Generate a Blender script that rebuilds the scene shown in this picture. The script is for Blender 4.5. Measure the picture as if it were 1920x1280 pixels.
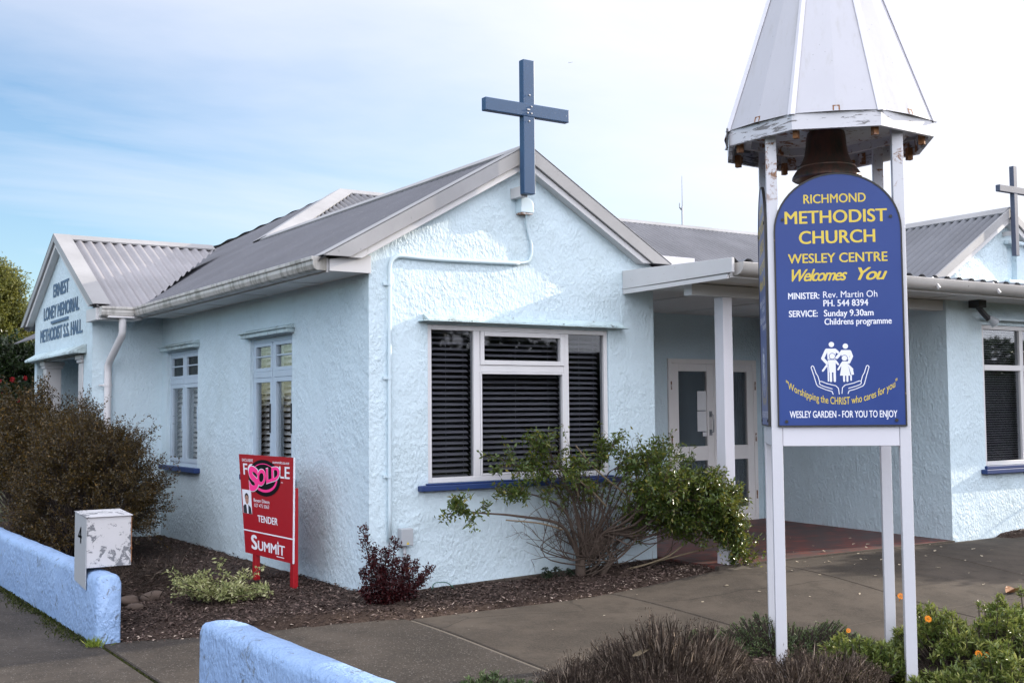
import bpy, math, random
import numpy as np
from mathutils import Vector, Matrix

sc = bpy.context.scene
for o in list(bpy.data.objects):
    bpy.data.objects.remove(o)
COL = sc.collection
rnd = random.Random(7)
rng = np.random.default_rng(7)

# ------------------------------------------------------------------ camera
cam_d = bpy.data.cameras.new('camera')
cam = bpy.data.objects.new('camera', cam_d)
COL.objects.link(cam)
RIGHT = Vector((0.8369778, -0.5471704, -0.0085268))
UP = Vector((-0.0251314, -0.0539980, 0.9982247))
FWD = Vector((0.5466594, 0.8352777, 0.0589463))
M = Matrix((RIGHT, UP, -FWD)).transposed().to_4x4()
M.translation = Vector((-4.160619, -8.480853, 1.480645))
cam.matrix_world = M
cam_d.sensor_width = 36.0
cam_d.lens = 2169.03 * 36.0 / 1920.0
cam_d.clip_end = 30000
sc.camera = cam

# ------------------------------------------------------------------ light
SUN_EL, SUN_AZ = math.radians(18.4), math.radians(-7.5)      # azimuth from +X towards +Y
sv = Vector((math.cos(SUN_EL) * math.cos(SUN_AZ), math.cos(SUN_EL) * math.sin(SUN_AZ), math.sin(SUN_EL)))
sd = bpy.data.lights.new('sun', 'SUN')
sd.energy = 2.3
sd.angle = math.radians(0.5)
sd.color = (1.0, 0.90, 0.76)
sun = bpy.data.objects.new('sun', sd)
sun.rotation_euler = sv.to_track_quat('Z', 'Y').to_euler()
COL.objects.link(sun)

W = bpy.data.worlds.new('World')
sc.world = W
W.use_nodes = True
nt = W.node_tree
nt.nodes.clear()
N = nt.nodes.new
sky = N('ShaderNodeTexSky')
sky.sky_type = 'NISHITA'
sky.sun_disc = False
sky.sun_elevation = SUN_EL
sky.sun_rotation = math.pi / 2 - SUN_AZ
sky.air_density = 1.0
sky.dust_density = 0.8
sky.ozone_density = 2.0
geo = N('ShaderNodeTexCoord')
sep = N('ShaderNodeSeparateXYZ')
nt.links.new(geo.outputs['Generated'], sep.inputs[0])


def wm(op, a, b=None, c=None):
    n = N('ShaderNodeMath')
    n.operation = op
    for i, v in enumerate((a, b, c)):
        if v is None:
            continue
        if hasattr(v, 'links'):
            nt.links.new(v, n.inputs[i])
        else:
            n.inputs[i].default_value = v
    return n.outputs[0]


zc = wm('ADD', wm('MAXIMUM', sep.outputs[2], 0.0), 0.22)
px = wm('DIVIDE', sep.outputs[0], zc)
py = wm('DIVIDE', sep.outputs[1], zc)
comb = N('ShaderNodeCombineXYZ')
nt.links.new(px, comb.inputs[0])
nt.links.new(wm('MULTIPLY', py, 1.0), comb.inputs[1])
cn = N('ShaderNodeTexNoise')
cn.inputs['Scale'].default_value = 1.15
cn.inputs['Detail'].default_value = 9
cn.inputs['Roughness'].default_value = 0.56
cn.inputs['Distortion'].default_value = 0.5
mp = N('ShaderNodeMapping')
mp.inputs['Rotation'].default_value = (0, 0, math.radians(-38))
mp.inputs['Scale'].default_value = (0.45, 1.25, 1)
mp.inputs['Location'].default_value = (3.1, 1.7, 0)
nt.links.new(comb.outputs[0], mp.inputs[0])
nt.links.new(mp.outputs[0], cn.inputs['Vector'])
# thin veil: denser towards the sun's side (east) and higher up, clear low in the north-west
bias = wm('ADD', wm('ADD', wm('MULTIPLY', sep.outputs[0], 1.0), wm('MULTIPLY', sep.outputs[1], -1.0)), wm('MULTIPLY', sep.outputs[2], 2.4))
f0 = wm('ADD', wm('MULTIPLY', cn.outputs['Fac'], 1.5), wm('ADD', bias, -0.31))
cl = wm('MINIMUM', wm('MAXIMUM', f0, 0.0), 1.0)
cl = wm('MULTIPLY', wm('POWER', cl, 0.8), 0.94)
mixs = N('ShaderNodeMix')
mixs.data_type = 'RGBA'
nt.links.new(cl, mixs.inputs['Factor'])
boost = N('ShaderNodeMix')
boost.data_type = 'RGBA'
boost.blend_type = 'MULTIPLY'
boost.inputs['Factor'].default_value = 1.0
boost.inputs[7].default_value = (0.93, 1.0, 1.06, 1)
nt.links.new(sky.outputs[0], boost.inputs[6])
nt.links.new(boost.outputs[2], mixs.inputs[6])
# extra brightness added to unseen clouds behind the camera, to light the shaded walls
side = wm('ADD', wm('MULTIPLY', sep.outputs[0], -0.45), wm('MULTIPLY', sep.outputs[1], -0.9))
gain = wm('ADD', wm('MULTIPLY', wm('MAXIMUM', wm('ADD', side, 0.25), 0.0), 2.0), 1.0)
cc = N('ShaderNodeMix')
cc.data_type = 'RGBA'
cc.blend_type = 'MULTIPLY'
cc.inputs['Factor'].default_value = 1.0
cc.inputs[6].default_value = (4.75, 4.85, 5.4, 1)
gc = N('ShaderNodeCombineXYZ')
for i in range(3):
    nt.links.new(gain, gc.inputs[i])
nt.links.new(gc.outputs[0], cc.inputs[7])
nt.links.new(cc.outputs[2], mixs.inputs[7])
bg = N('ShaderNodeBackground')
bg.inputs['Strength'].default_value = 0.078
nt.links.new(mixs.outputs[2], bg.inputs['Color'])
wo = N('ShaderNodeOutputWorld')
nt.links.new(bg.outputs[0], wo.inputs['Surface'])
sc.view_settings.view_transform = 'Standard'
sc.view_settings.look = 'None'
sc.view_settings.gamma = 1
sc.view_settings.exposure = 1.5
sc.cycles.max_bounces = 8
sc.cycles.transparent_max_bounces = 12
sc.cycles.caustics_reflective = False
sc.cycles.caustics_refractive = False

# ------------------------------------------------------------------ materials
MATS = {}


class NB:
    def __init__(self, name):
        m = bpy.data.materials.new(name)
        m.use_nodes = True
        self.m = m
        self.t = m.node_tree
        self.t.nodes.clear()
        self.out = self.n('ShaderNodeOutputMaterial')
        self.tc = self.n('ShaderNodeTexCoord')
        MATS[name] = m

    def n(self, typ, **kw):
        x = self.t.nodes.new(typ)
        for k, v in kw.items():
            if k in x.inputs:
                self.set(x.inputs[k], v)
            else:
                setattr(x, k, v)
        return x

    def set(self, inp, v):
        if hasattr(v, 'links') and hasattr(v, 'is_output'):
            self.t.links.new(v, inp)
        else:
            if isinstance(v, tuple) and len(v) == 3 and inp.type == 'RGBA':
                v = v + (1,)
            inp.default_value = v

    def math(self, op, a, b=0.0, c=0.0, clamp=False):
        x = self.n('ShaderNodeMath', operation=op, use_clamp=clamp)
        for i, v in enumerate((a, b, c)):
            self.set(x.inputs[i], v)
        return x.outputs[0]

    def mix(self, f, a, b, blend='MIX'):
        x = self.n('ShaderNodeMix', data_type='RGBA', blend_type=blend)
        self.set(x.inputs[0], f)
        self.set(x.inputs[6], a)
        self.set(x.inputs[7], b)
        return x.outputs[2]

    def mapping(self, scale=(1, 1, 1), rot=(0, 0, 0), loc=(0, 0, 0), src='Object'):
        x = self.n('ShaderNodeMapping')
        self.set(x.inputs[0], self.tc.outputs[src])
        x.inputs['Scale'].default_value = scale
        x.inputs['Rotation'].default_value = rot
        x.inputs['Location'].default_value = loc
        return x.outputs[0]

    def noise(self, scale, detail=4, rough=0.55, dist=0.0, vec=None):
        x = self.n('ShaderNodeTexNoise', Scale=scale, Detail=detail, Roughness=rough, Distortion=dist)
        self.set(x.inputs['Vector'], vec if vec is not None else self.tc.outputs['Object'])
        return x.outputs['Fac']

    def voro(self, scale, vec=None, feature='F1', out='Distance', rand=1.0):
        x = self.n('ShaderNodeTexVoronoi', Scale=scale, feature=feature, Randomness=rand)
        self.set(x.inputs['Vector'], vec if vec is not None else self.tc.outputs['Object'])
        return x.outputs[out]

    def ramp(self, f, a, b, lo=0.0, hi=1.0):
        x = self.n('ShaderNodeMapRange', interpolation_type='SMOOTHSTEP')
        self.set(x.inputs[0], f)
        self.set(x.inputs[1], a)
        self.set(x.inputs[2], b)
        self.set(x.inputs[3], lo)
        self.set(x.inputs[4], hi)
        return x.outputs[0]

    def bump(self, h, strength=1.0, dist=0.01, normal=None):
        x = self.n('ShaderNodeBump', Strength=strength, Distance=dist)
        self.set(x.inputs['Height'], h)
        if normal is not None:
            self.set(x.inputs['Normal'], normal)
        return x.outputs[0]

    def bsdf(self, color, rough=0.6, normal=None, metal=0.0, spec=0.5, **kw):
        x = self.n('ShaderNodeBsdfPrincipled')
        self.set(x.inputs['Base Color'], color)
        self.set(x.inputs['Roughness'], rough)
        self.set(x.inputs['Metallic'], metal)
        self.set(x.inputs['Specular IOR Level'], spec)
        if normal is not None:
            self.set(x.inputs['Normal'], normal)
        for k, v in kw.items():
            self.set(x.inputs[k], v)
        return x

    def done(self, sh):
        self.t.links.new(sh.outputs[0] if hasattr(sh, 'outputs') else sh, self.out.inputs[0])
        return self.m


def stucco(name, col, stain=(0.30, 0.36, 0.33), amount=0.25, scale=1.0, bstr=1.0, dist=0.016, rough=0.42, dirt=0.0):
    b = NB(name)
    v = b.mapping((19 * scale, 19 * scale, 14 * scale), rot=(0.3, 0.5, 0.6))
    warp = b.n('ShaderNodeTexNoise', Scale=1.1, Detail=2.0)
    b.set(warp.inputs['Vector'], v)
    wv = b.n('ShaderNodeVectorMath', operation='MULTIPLY_ADD')
    b.set(wv.inputs[0], warp.outputs['Color'])
    wv.inputs[1].default_value = (1.6, 1.6, 1.6)
    b.set(wv.inputs[2], v)
    dab = b.n('ShaderNodeTexVoronoi', Scale=1.0, feature='SMOOTH_F1')
    dab.inputs['Smoothness'].default_value = 0.35
    b.set(dab.inputs['Vector'], wv.outputs[0])
    fine = b.noise(95 * scale, 4, 0.6)
    mid = b.noise(36 * scale, 3, 0.5, 0.35, vec=b.mapping((1.25, 1.25, 0.8), rot=(0.2, 0.15, 0.1)))
    h = b.math('ADD', b.math('MULTIPLY', dab.outputs['Distance'], 0.42), b.math('ADD', b.math('MULTIPLY', mid, 1.15), b.math('MULTIPLY', fine, 0.14)))
    big = b.noise(0.9, 5, 0.6)
    h = b.math('MULTIPLY', h, b.ramp(b.noise(2.3, 3, 0.6), 0.34, 0.64, 0.45, 1.15))
    nrm = b.bump(h, bstr, dist)
    drip = b.noise(1.0, 5, 0.65, vec=b.mapping((7, 7, 0.55)))
    sp = b.noise(5.0, 6, 0.65)
    c = b.mix(b.ramp(b.math('ADD', big, b.math('MULTIPLY', sp, 0.6)), 0.72, 1.15, 0, amount), col, stain)
    c = b.mix(b.ramp(mid, 0.38, 0.2, 0, 0.25), c, tuple(x * 0.72 for x in col))
    c = b.mix(b.ramp(drip, 0.56, 0.74, 0, 0.13), c, tuple(x * 0.62 for x in col))
    if dirt:
        sc_ = b.noise(9, 8, 0.75, 0.6)
        c = b.mix(b.math('MULTIPLY', b.ramp(sc_, 0.575, 0.65), dirt), c, (0.10, 0.105, 0.10))
        bl = b.noise(38, 4, 0.6)
        c = b.mix(b.math('MULTIPLY', b.ramp(b.math('ADD', bl, b.math('MULTIPLY', sp, 0.35)), 0.86, 0.92), dirt), c, (0.09, 0.09, 0.085))
    return b.done(b.bsdf(c, rough, nrm, spec=0.5))


WALLC = (0.575, 0.69, 0.745)
stucco('wall_stucco', WALLC, amount=0.3, bstr=0.72, rough=0.56)
stucco('fence_stucco', (0.265, 0.40, 0.635), (0.30, 0.42, 0.60), 0.5, 1.0, 1.0, 0.016, 0.45, dirt=0.75)
stucco('hood_stucco', (0.50, 0.62, 0.64), (0.16, 0.17, 0.15), 0.95, 1.6, 0.8, 0.012, 0.7, dirt=0.9)


def paint(name, col, rough=0.4, wear=0.0, wearcol=(0.28, 0.25, 0.2), bump=0.12, vary=0.12, scale=1.0, metal=0.0, spec=0.5, stretch=(1, 1, 1)):
    b = NB(name)
    v = b.mapping(stretch)
    n1 = b.noise(3.0 * scale, 6, 0.6, vec=v)
    n2 = b.noise(45 * scale, 3, 0.5, vec=v)
    c = b.mix(b.ramp(n1, 0.35, 0.75, 0, vary), col, tuple(x * 0.62 for x in col))
    if wear:
        n3 = b.noise(14 * scale, 8, 0.72, 0.4, vec=v)
        c = b.mix(b.math('MULTIPLY', b.ramp(n3, 0.66 - wear * 0.1, 0.69 - wear * 0.1), min(1.0, 0.5 + wear)), c, wearcol)
    r = b.math('ADD', rough, b.math('MULTIPLY', n1, 0.12))
    return b.done(b.bsdf(c, r, b.bump(n2, bump, 0.002), metal, spec))


paint('white_paint', (0.555, 0.548, 0.548), 0.42, 0.15, (0.33, 0.30, 0.26))
paint('white_post', (0.645, 0.63, 0.665), 0.32, 0.0)
paint('aluminium_white', (0.66, 0.645, 0.645), 0.35)
paint('blue_trim', (0.010, 0.034, 0.135), 0.45, 0.1, (0.10, 0.13, 0.22))
paint('cross_blue', (0.020, 0.062, 0.135), 0.42, 0.28, (0.22, 0.24, 0.28), scale=1.6)
paint('cross_dark', (0.060, 0.072, 0.110), 0.45, 0.1, (0.22, 0.24, 0.28))
paint('frame_blue', (0.43, 0.52, 0.60), 0.42, 0.3, (0.18, 0.22, 0.26), scale=2)
paint('door_paint', (0.80, 0.76, 0.74), 0.4)
paint('soffit', (0.66, 0.655, 0.64), 0.6)
paint('conduit_paint', (0.55, 0.66, 0.71), 0.35)
paint('downpipe_paint', (0.62, 0.60, 0.60), 0.38, 0.12, (0.4, 0.38, 0.32))
paint('plastic_grey', (0.40, 0.42, 0.44), 0.4)
paint('black_metal', (0.018, 0.018, 0.02), 0.45)
paint('steel', (0.32, 0.32, 0.33), 0.3, metal=0.9)
paint('dark_edge', (0.02, 0.018, 0.016), 0.5, 0.35, (0.16, 0.11, 0.07), scale=2)
paint('red_paint', (0.36, 0.006, 0.012), 0.33)
paint('timber_grey', (0.15, 0.125, 0.095), 0.8, 0.1, stretch=(0.3, 3, 3))
paint('rock', (0.105, 0.075, 0.058), 0.85, bump=0.8, vary=0.6)
paint('hose_green', (0.03, 0.13, 0.09), 0.4)
paint('aeroplane_paint', (0.45, 0.47, 0.50), 0.4)
paint('blind_dark', (0.30, 0.28, 0.30), 0.5)
paint('blind_light', (0.78, 0.78, 0.78), 0.5)
paint('curtain', (0.40, 0.38, 0.35), 0.8)
paint('room_dark', (0.05, 0.05, 0.05), 0.9)
paint('paper', (0.72, 0.72, 0.73), 0.6)
paint('ink', (0.02, 0.02, 0.025), 0.6)
paint('ink_grey', (0.25, 0.27, 0.30), 0.6)
paint('yellow_letter', (0.66, 0.49, 0.05), 0.4, vary=0.2)
paint('white_letter', (0.78, 0.78, 0.82), 0.4)
paint('pink_letter', (1.0, 0.04, 0.27), 0.4)
paint('disc_black', (0.005, 0.005, 0.006), 0.5, spec=0.15)
paint('skin', (0.42, 0.22, 0.15), 0.6)
paint('hair', (0.015, 0.011, 0.009), 0.6)
paint('letter_blue', (0.085, 0.15, 0.235), 0.6, 0.2, (0.2, 0.3, 0.4))
paint('flower_red', (0.40, 0.008, 0.015), 0.6)
paint('flower_orange', (0.85, 0.28, 0.01), 0.6)


def sign_blue():
    b = NB('board_blue')
    n = b.noise(1.6, 4, 0.6)
    s = b.mapping((40, 40, 1.2))
    st = b.noise(1.0, 4, 0.6, vec=s)
    c = b.mix(b.ramp(n, 0.35, 0.7, 0, 0.45), (0.028, 0.055, 0.205), (0.036, 0.072, 0.24))
    c = b.mix(b.ramp(st, 0.72, 0.80, 0, 0.45), c, (0.2, 0.26, 0.48))
    return b.done(b.bsdf(c, b.math('ADD', 0.25, b.math('MULTIPLY', n, 0.15)), spec=0.22))


sign_blue()


def rusty(name, col, amount, ztop=None):
    b = NB(name)
    n = b.noise(16, 8, 0.7, 0.5)
    n2 = b.noise(2.6, 4, 0.6)
    r = b.noise(60, 4, 0.6)
    f = b.ramp(b.math('ADD', n, b.math('MULTIPLY', n2, 0.5)), 0.92 - amount * 0.3, 1.02 - amount * 0.3)
    if ztop:
        sz = b.n('ShaderNodeSeparateXYZ')
        b.set(sz.inputs[0], b.tc.outputs['Object'])
        f = b.math('MULTIPLY', f, b.ramp(sz.outputs[2], ztop, ztop + 0.5))
    rc = b.mix(r, (0.10, 0.035, 0.014), (0.33, 0.15, 0.05))
    c = b.mix(f, col, rc)
    return b.done(b.bsdf(c, b.math('ADD', 0.4, b.math('MULTIPLY', f, 0.4)), b.bump(n, 0.3, 0.004)))


rusty('rusty_white', (0.56, 0.55, 0.56), 0.52)
rusty('rusty_post', (0.58, 0.575, 0.60), 0.46, 2.5)
rusty('rust', (0.22, 0.10, 0.05), 1.0)
rusty('rust_light', (0.58, 0.55, 0.54), 0.75)


def peeling(name, col, under, amt, stretch, scale=9.0):
    b = NB(name)
    v = b.mapping(stretch)
    n = b.noise(scale, 9, 0.72, 0.6, vec=v)
    m = b.noise(2.2, 3, 0.5)
    f = b.ramp(b.math('ADD', n, b.math('MULTIPLY', m, 0.45)), 0.885 - amt, 0.90 - amt)
    c = b.mix(f, col, under)
    c = b.mix(b.ramp(b.noise(4, 6, 0.6), 0.5, 0.8, 0, 0.2), c, tuple(x * 0.7 for x in col))
    return b.done(b.bsdf(c, b.math('ADD', 0.4, b.math('MULTIPLY', f, 0.3)), b.bump(b.math('SUBTRACT', 1.0, f), 0.5, 0.004)))


peeling('fascia_peeling', (0.56, 0.555, 0.58), (0.20, 0.19, 0.19), 0.085, (1, 1, 7), 8.0)
peeling('letterbox_paint', (0.55, 0.54, 0.55), (0.17, 0.175, 0.19), 0.125, (1, 1, 1), 13.0)


def spire():
    b = NB('spire_sheet')
    n = b.noise(2.0, 4, 0.6)
    sp = b.voro(26)
    pick = b.noise(20, 2, 0.5)
    f = b.math('MULTIPLY', b.ramp(sp, 0.11, 0.07), b.ramp(pick, 0.56, 0.6))
    c = b.mix(b.ramp(n, 0.4, 0.75, 0, 0.2), (0.45, 0.445, 0.475), (0.37, 0.365, 0.39))
    st = b.noise(1.0, 5, 0.65, vec=b.mapping((14, 14, 0.8)))
    c = b.mix(b.ramp(st, 0.52, 0.72, 0, 0.35), c, (0.33, 0.315, 0.29))
    c = b.mix(b.math('MULTIPLY', f, 0.7), c, (0.2, 0.2, 0.2))
    return b.done(b.bsdf(c, 0.32, b.bump(n, 0.25, 0.02)))


spire()


def roofing(name, col, lich):
    b = NB(name)
    n = b.noise(1.3, 5, 0.6)
    n2 = b.noise(24, 5, 0.65)
    d = b.voro(9)
    pk = b.noise(7, 2, 0.5)
    c = b.mix(b.ramp(n, 0.3, 0.75), tuple(x * 0.85 for x in col), tuple(min(1, x * 1.12) for x in col))
    c = b.mix(b.math('MULTIPLY', b.ramp(n2, 0.56, 0.72), 0.25), c, (0.30, 0.29, 0.26))
    c = b.mix(b.math('MULTIPLY', b.math('MULTIPLY', b.ramp(d, 0.10, 0.06), b.ramp(pk, 0.52, 0.56)), lich), c, (0.07, 0.065, 0.06))
    return b.done(b.bsdf(c, 0.48, b.bump(n2, 0.15, 0.003), spec=0.45))


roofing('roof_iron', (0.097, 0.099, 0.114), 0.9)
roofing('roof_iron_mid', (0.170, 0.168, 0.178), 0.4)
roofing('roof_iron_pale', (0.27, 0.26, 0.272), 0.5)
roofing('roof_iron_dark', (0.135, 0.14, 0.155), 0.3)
roofing('flashing', (0.312, 0.308, 0.310), 0.3)
roofing('gutter_paint', (0.46, 0.44, 0.42), 0.9)


def gutter_mat():
    b = NB('gutter_stained')
    v = b.mapping((9, 9, 1.2))
    n = b.noise(1.2, 6, 0.65, vec=v)
    m = b.noise(2.5, 3, 0.6)
    c = b.mix(b.ramp(b.math('ADD', n, b.math('MULTIPLY', m, 0.35)), 0.60, 0.85, 0, 0.75), (0.48, 0.46, 0.43), (0.15, 0.14, 0.11))
    return b.done(b.bsdf(c, 0.45))


gutter_mat()


def concrete(name, col, speck, agg=0.0):
    b = NB(name)
    n = b.noise(0.8, 6, 0.62)
    n2 = b.noise(5.5, 7, 0.65)
    n3 = b.noise(70, 4, 0.6)
    c = b.mix(b.ramp(n, 0.38, 0.62), tuple(x * 0.62 for x in col), tuple(x * 1.32 for x in col))
    c = b.mix(b.ramp(n2, 0.46, 0.66, 0, 0.6), c, tuple(x * 0.45 for x in col))
    c = b.mix(b.ramp(n3, 0.35, 0.7, 0, 0.5), c, tuple(x * 1.5 for x in col))
    h = b.math('ADD', b.math('MULTIPLY', n3, 0.5), n2)
    if agg:
        vo = b.n('ShaderNodeTexVoronoi', Scale=75.0)
        b.set(vo.inputs['Vector'], b.tc.outputs['Object'])
        sepc = b.n('ShaderNodeSeparateColor')
        b.set(sepc.inputs[0], vo.outputs['Color'])
        peb = b.math('MULTIPLY', b.ramp(vo.outputs['Distance'], 0.45, 0.25), b.ramp(sepc.outputs[0], 0.55, 0.75))
        c = b.mix(b.math('MULTIPLY', peb, agg), c, b.mix(sepc.outputs[1], (0.05, 0.045, 0.04), (0.26, 0.235, 0.21)))
        h = b.math('ADD', h, b.math('MULTIPLY', peb, 0.7))
    wv = b.n('ShaderNodeTexNoise', Scale=1.6, Detail=6.0)
    b.set(wv.inputs['Vector'], b.tc.outputs['Object'])
    wa = b.n('ShaderNodeVectorMath', operation='MULTIPLY_ADD')
    b.set(wa.inputs[0], wv.outputs['Color'])
    wa.inputs[1].default_value = (0.35, 0.35, 0.0)
    b.set(wa.inputs[2], b.tc.outputs['Object'])
    ck = b.voro(0.42, vec=wa.outputs[0], feature='DISTANCE_TO_EDGE')
    c = b.mix(b.math('MULTIPLY', b.ramp(ck, 0.0045, 0.0015, 0, 0.55), b.ramp(b.noise(0.55, 2, 0.5), 0.48, 0.56)), c, tuple(x * 0.25 for x in col))
    vo2 = b.voro(11)
    pk = b.noise(9, 2, 0.5)
    c = b.mix(b.math('MULTIPLY', b.math('MULTIPLY', b.ramp(vo2, 0.085, 0.06), b.ramp(pk, 0.58, 0.62)), speck), c, (0.24, 0.22, 0.19))
    return b.done(b.bsdf(c, 0.85, b.bump(h, 0.55, 0.006), spec=0.25))


concrete('path_concrete', (0.062, 0.050, 0.039), 0.6)
concrete('footpath_aggregate', (0.050, 0.041, 0.033), 0.5, 0.65)
concrete('footing', (0.07, 0.058, 0.047), 0.2)


def soil(name, c1, c2):
    b = NB(name)
    n = b.noise(30, 7, 0.7, 0.5)
    n2 = b.noise(2.0, 4, 0.6)
    v = b.n('ShaderNodeTexVoronoi', Scale=38.0)
    b.set(v.inputs['Vector'], b.mapping((1, 2.4, 1), rot=(0, 0, 0.6)))
    s = b.n('ShaderNodeSeparateColor')
    b.set(s.inputs[0], v.outputs['Color'])
    c = b.mix(s.outputs[0], c1, c2)
    c = b.mix(b.ramp(n2, 0.35, 0.7, 0, 0.5), c, tuple(x * 0.6 for x in c1))
    return b.done(b.bsdf(c, 0.9, b.bump(b.math('ADD', n, s.outputs[1]), 1.0, 0.02), spec=0.2))


soil('mulch_base', (0.035, 0.022, 0.016), (0.085, 0.058, 0.045))
soil('far_ground', (0.05, 0.06, 0.03), (0.09, 0.09, 0.05))


def bricks():
    b = NB('brick_paving')
    t = b.n('ShaderNodeTexBrick', Scale=2.2, offset=0.5)
    b.set(t.inputs['Vector'], b.tc.outputs['Object'])
    t.inputs['Color1'].default_value = (0.17, 0.040, 0.026, 1)
    t.inputs['Color2'].default_value = (0.075, 0.030, 0.025, 1)
    t.inputs['Mortar'].default_value = (0.05, 0.042, 0.038, 1)
    t.inputs['Mortar Size'].default_value = 0.02
    n = b.noise(2.2, 6, 0.65)
    c = b.mix(b.ramp(n, 0.45, 0.62, 0, 0.7), t.outputs['Color'], (0.05, 0.043, 0.04))
    return b.done(b.bsdf(c, 0.6, b.bump(t.outputs['Fac'], -0.4, 0.004)))


bricks()


def glass(name, tint=(0.9, 0.93, 0.95), refl=1.0):
    b = NB(name)
    tr = b.n('ShaderNodeBsdfTransparent')
    tr.inputs[0].default_value = tint + (1,)
    gl = b.n('ShaderNodeBsdfGlossy')
    gl.inputs['Roughness'].default_value = 0.02
    fr = b.n('ShaderNodeFresnel')
    fr.inputs[0].default_value = 1.5
    mx = b.n('ShaderNodeMixShader')
    b.set(mx.inputs[0], b.math('MULTIPLY', fr.outputs[0], refl))
    b.t.links.new(tr.outputs[0], mx.inputs[1])
    b.t.links.new(gl.outputs[0], mx.inputs[2])
    return b.done(mx)


glass('window_glass', (0.82, 0.84, 0.86), 0.55)
glass('side_glass', (0.96, 0.97, 0.97), 0.4)
glass('toplight_glass', (0.30, 0.34, 0.33), 0.6)


def bronze():
    b = NB('bell_bronze')
    v = b.mapping((10, 10, 2.2))
    n = b.noise(1.6, 7, 0.7, vec=v)
    n2 = b.noise(7, 6, 0.6)
    c = b.mix(b.ramp(n, 0.4, 0.66), (0.150, 0.072, 0.052), (0.060, 0.060, 0.048))
    c = b.mix(b.ramp(n2, 0.55, 0.75, 0, 0.55), c, (0.015, 0.015, 0.013))
    c = b.mix(b.ramp(n, 0.70, 0.76, 0, 0.7), c, (0.26, 0.30, 0.26))
    return b.done(b.bsdf(c, 0.42, b.bump(n2, 0.2, 0.005), 0.55))


bronze()


def leafmat(name, cols, rough=0.42, trans=0.3, spec=0.5):
    """cols: three colours picked per leaf from the mesh attribute"""
    b = NB(name)
    a = b.n('ShaderNodeAttribute', attribute_name='tint')
    s = b.n('ShaderNodeSeparateColor')
    b.set(s.inputs[0], a.outputs['Color'])
    c = b.mix(b.ramp(s.outputs[0], 0.0, 0.55), cols[0], cols[1])
    c = b.mix(b.ramp(s.outputs[0], 0.6, 1.0), c, cols[2])
    p = b.bsdf(c, rough, spec=spec)
    t = b.n('ShaderNodeBsdfTranslucent')
    b.set(t.inputs[0], b.mix(0.5, c, cols[2]))
    mx = b.n('ShaderNodeMixShader')
    mx.inputs[0].default_value = trans
    b.t.links.new(p.outputs[0], mx.inputs[1])
    b.t.links.new(t.outputs[0], mx.inputs[2])
    return b.done(mx)


leafmat('leaf_escallonia', ((0.040, 0.075, 0.018), (0.095, 0.145, 0.030), (0.27, 0.23, 0.045)), 0.24)
leafmat('leaf_red', ((0.020, 0.004, 0.005), (0.050, 0.007, 0.009), (0.11, 0.02, 0.02)), 0.35)
leafmat('leaf_variegated', ((0.11, 0.15, 0.045), (0.34, 0.36, 0.14), (0.62, 0.60, 0.34)), 0.45)
leafmat('leaf_bronze', ((0.020, 0.014, 0.004), (0.062, 0.043, 0.010), (0.23, 0.125, 0.022)), 0.36)
leafmat('leaf_heather', ((0.028, 0.020, 0.015), (0.088, 0.064, 0.050), (0.34, 0.27, 0.21)), 0.7, 0.1, 0.2)
leafmat('leaf_ground', ((0.030, 0.055, 0.018), (0.065, 0.10, 0.035), (0.14, 0.19, 0.075)), 0.45)
leafmat('leaf_gazania', ((0.045, 0.080, 0.018), (0.125, 0.17, 0.036), (0.34, 0.35, 0.10)), 0.36)
leafmat('leaf_dark', ((0.010, 0.022, 0.006), (0.022, 0.042, 0.012), (0.05, 0.075, 0.025)), 0.35)
leafmat('leaf_olive', ((0.06, 0.075, 0.014), (0.14, 0.15, 0.025), (0.28, 0.26, 0.05)), 0.5)
leafmat('leaf_small', ((0.006, 0.018, 0.006), (0.014, 0.032, 0.012), (0.03, 0.05, 0.02)), 0.4)
leafmat('leaf_grass', ((0.10, 0.17, 0.02), (0.25, 0.33, 0.04), (0.45, 0.48, 0.08)), 0.5)
leafmat('leaf_moss', ((0.02, 0.028, 0.008), (0.05, 0.062, 0.016), (0.11, 0.10, 0.035)), 0.8, 0.1, 0.1)
leafmat('chip_mulch', ((0.040, 0.027, 0.023), (0.15, 0.105, 0.088), (0.52, 0.42, 0.34)), 0.8, 0.0, 0.2)
leafmat('fallen_leaf_tan', ((0.20, 0.12, 0.05), (0.42, 0.32, 0.19), (0.66, 0.60, 0.48)), 0.6, 0.2)
paint('bark', (0.085, 0.060, 0.045), 0.85, bump=0.6, vary=0.5, scale=3)
paint('bark_pale', (0.20, 0.155, 0.095), 0.8, bump=0.5, vary=0.5, scale=3)
paint('bark_dark', (0.05, 0.035, 0.028), 0.85, bump=0.6, vary=0.5, scale=3)


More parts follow.
